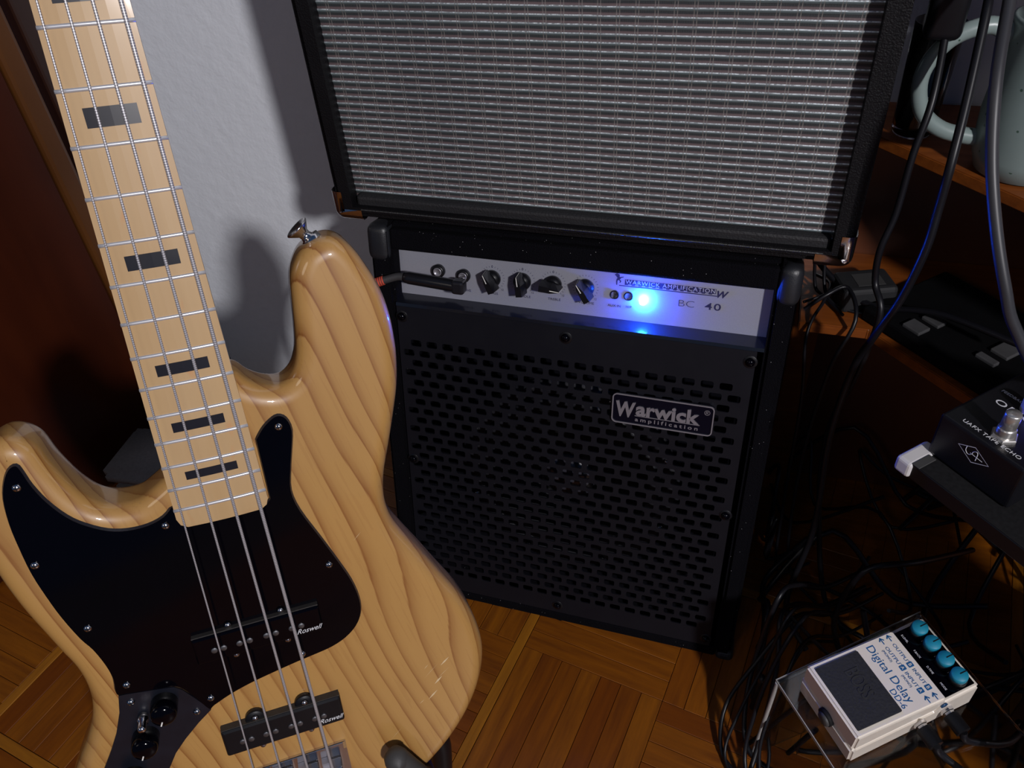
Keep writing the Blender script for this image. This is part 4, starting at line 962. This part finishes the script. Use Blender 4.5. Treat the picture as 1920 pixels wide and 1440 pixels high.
# ------------------------------------------------------------------ loose cables: bundle in front of the pedal stand, and the tangle on the floor behind
def onr(px, py, t):
    r = [sum(CAMM[i][k] * ((px - 960) / 1495, (py - 720) / 1495, 1)[k] for k in range(3)) for i in range(3)]; return (r[0] * t, r[1] * t, r[2] * t)
BUND = [
 [(.0900, .5120, -.7400), (.0780, .4900, -.7900), (.0600, .4550, -.8400), (.0500, .4200, -.8750), (.0700, .3900, -.8790), (.1100, .3700, -.8790)],
 [(.1000, .5000, -.7300), (.0820, .4700, -.7700), (.0720, .4400, -.8200), (.0700, .4100, -.8600), (.0900, .3600, -.8780), (.1200, .3200, -.8790)],
 [(.0850, .5200, -.7500), (.0880, .4850, -.7850), (.0850, .4500, -.8300), (.0780, .4100, -.8700), (.0650, .3700, -.8790), (.0500, .3300, -.8790)],
 [(.1050, .4900, -.7600), (.0950, .4620, -.7800), (.0850, .4350, -.8050), (.0820, .4100, -.8400), (.0950, .3800, -.8700), (.1300, .3500, -.8790)],
 [(.0950, .5300, -.7800), (.0700, .5000, -.8150), (.0450, .4650, -.8600), (.0480, .4200, -.8790), (.0800, .3900, -.8790), (.0900, .3500, -.8790)],
 [(.0800, .5300, -.7300), (.0700, .5100, -.8000), (.0650, .4750, -.8500), (.0720, .4350, -.8770), (.1000, .4150, -.8790), (.1400, .4100, -.8790)],
 [(.1100, .5100, -.8000), (.0900, .4600, -.8450), (.0950, .4200, -.8700), (.0850, .3800, -.8790), (.0600, .3600, -.8790), (.0400, .3800, -.8790)]]
for i, P in enumerate(BUND):
    P = [Vector(p) for p in P]; tail = [P[0] + Vector((.02, .04, -.03)), P[0] + Vector((.06, .09, -.09)), P[0] + Vector((.11, .15, -.12))]
    cable('loose_cable', 'black cable in the hanging bundle between the combo and the white pedal', [tuple(p) for p in (tail[::-1] + P)], (.0019, .0023, .0027)[i % 3], group='cables in the bundle beside the white pedal')
cable('loose_cable', 'black cable arching up with a bright glint behind the white pedal', [(.30, .70, -.80), (.215, .600, -.72), (.165, .575, -.715), (.150, .570, -.76), (.150, .57, -.82), (.17, .56, -.875)], .0032)
for i in range(30):
    x, y = random.uniform(.08, .42), random.uniform(.48, .80); P = []; a = random.uniform(0, 6.28)
    for k in range(6):
        P.append((x, y, FZ + random.uniform(.004, .05 if k % 2 else .13))); a += random.uniform(-1.3, 1.3); x = min(.58, max(.075, x + .09 * math.cos(a))); y = min(.84, max(.44, y + .09 * math.sin(a)))
    P[-1] = (P[-1][0], P[-1][1], FZ + .004)
    cable('loose_cable', 'black cable in the dark tangle on the floor under the side table and pedalboard', P, random.choice((.0022, .0028, .0034)), group='cables tangled on the floor at the right', n=6, sub=5)
for i, P in enumerate((
    [(.068, .79, -.40), (.064, .775, -.45), (.070, .770, -.50), (.080, .76, -.508), (.10, .73, -.509)],
    [(.076, .80, -.40), (.074, .78, -.45), (.080, .765, -.50), (.095, .745, -.509), (.13, .735, -.509)],
    [(.055, .80, -.47), (.085, .770, -.490), (.125, .740, -.500), (.18, .71, -.48), (.24, .66, -.47)],
    [(.060, .74, -.505), (.085, .755, -.500), (.105, .775, -.495), (.118, .79, -.500), (.15, .80, -.509)],
    [(.062, .73, -.507), (.080, .735, -.490), (.100, .745, -.485), (.110, .710, -.500), (.095, .695, -.56), (.09, .69, -.70), (.10, .66, -.84), (.14, .64, -.882)],
    [(.070, .80, -.507), (.085, .77, -.498), (.080, .74, -.500), (.067, .705, -.52), (.075, .69, -.60), (.08, .68, -.75), (.09, .67, -.87), (.13, .70, -.882)])):
    cable('thin_cable', 'thin black cable on the lower shelf just right of the combo\'s corner', P, (.0018, .0018, .0034, .0016, .0022, .0018)[i], group='cables on the lower shelf beside the combo', n=6)
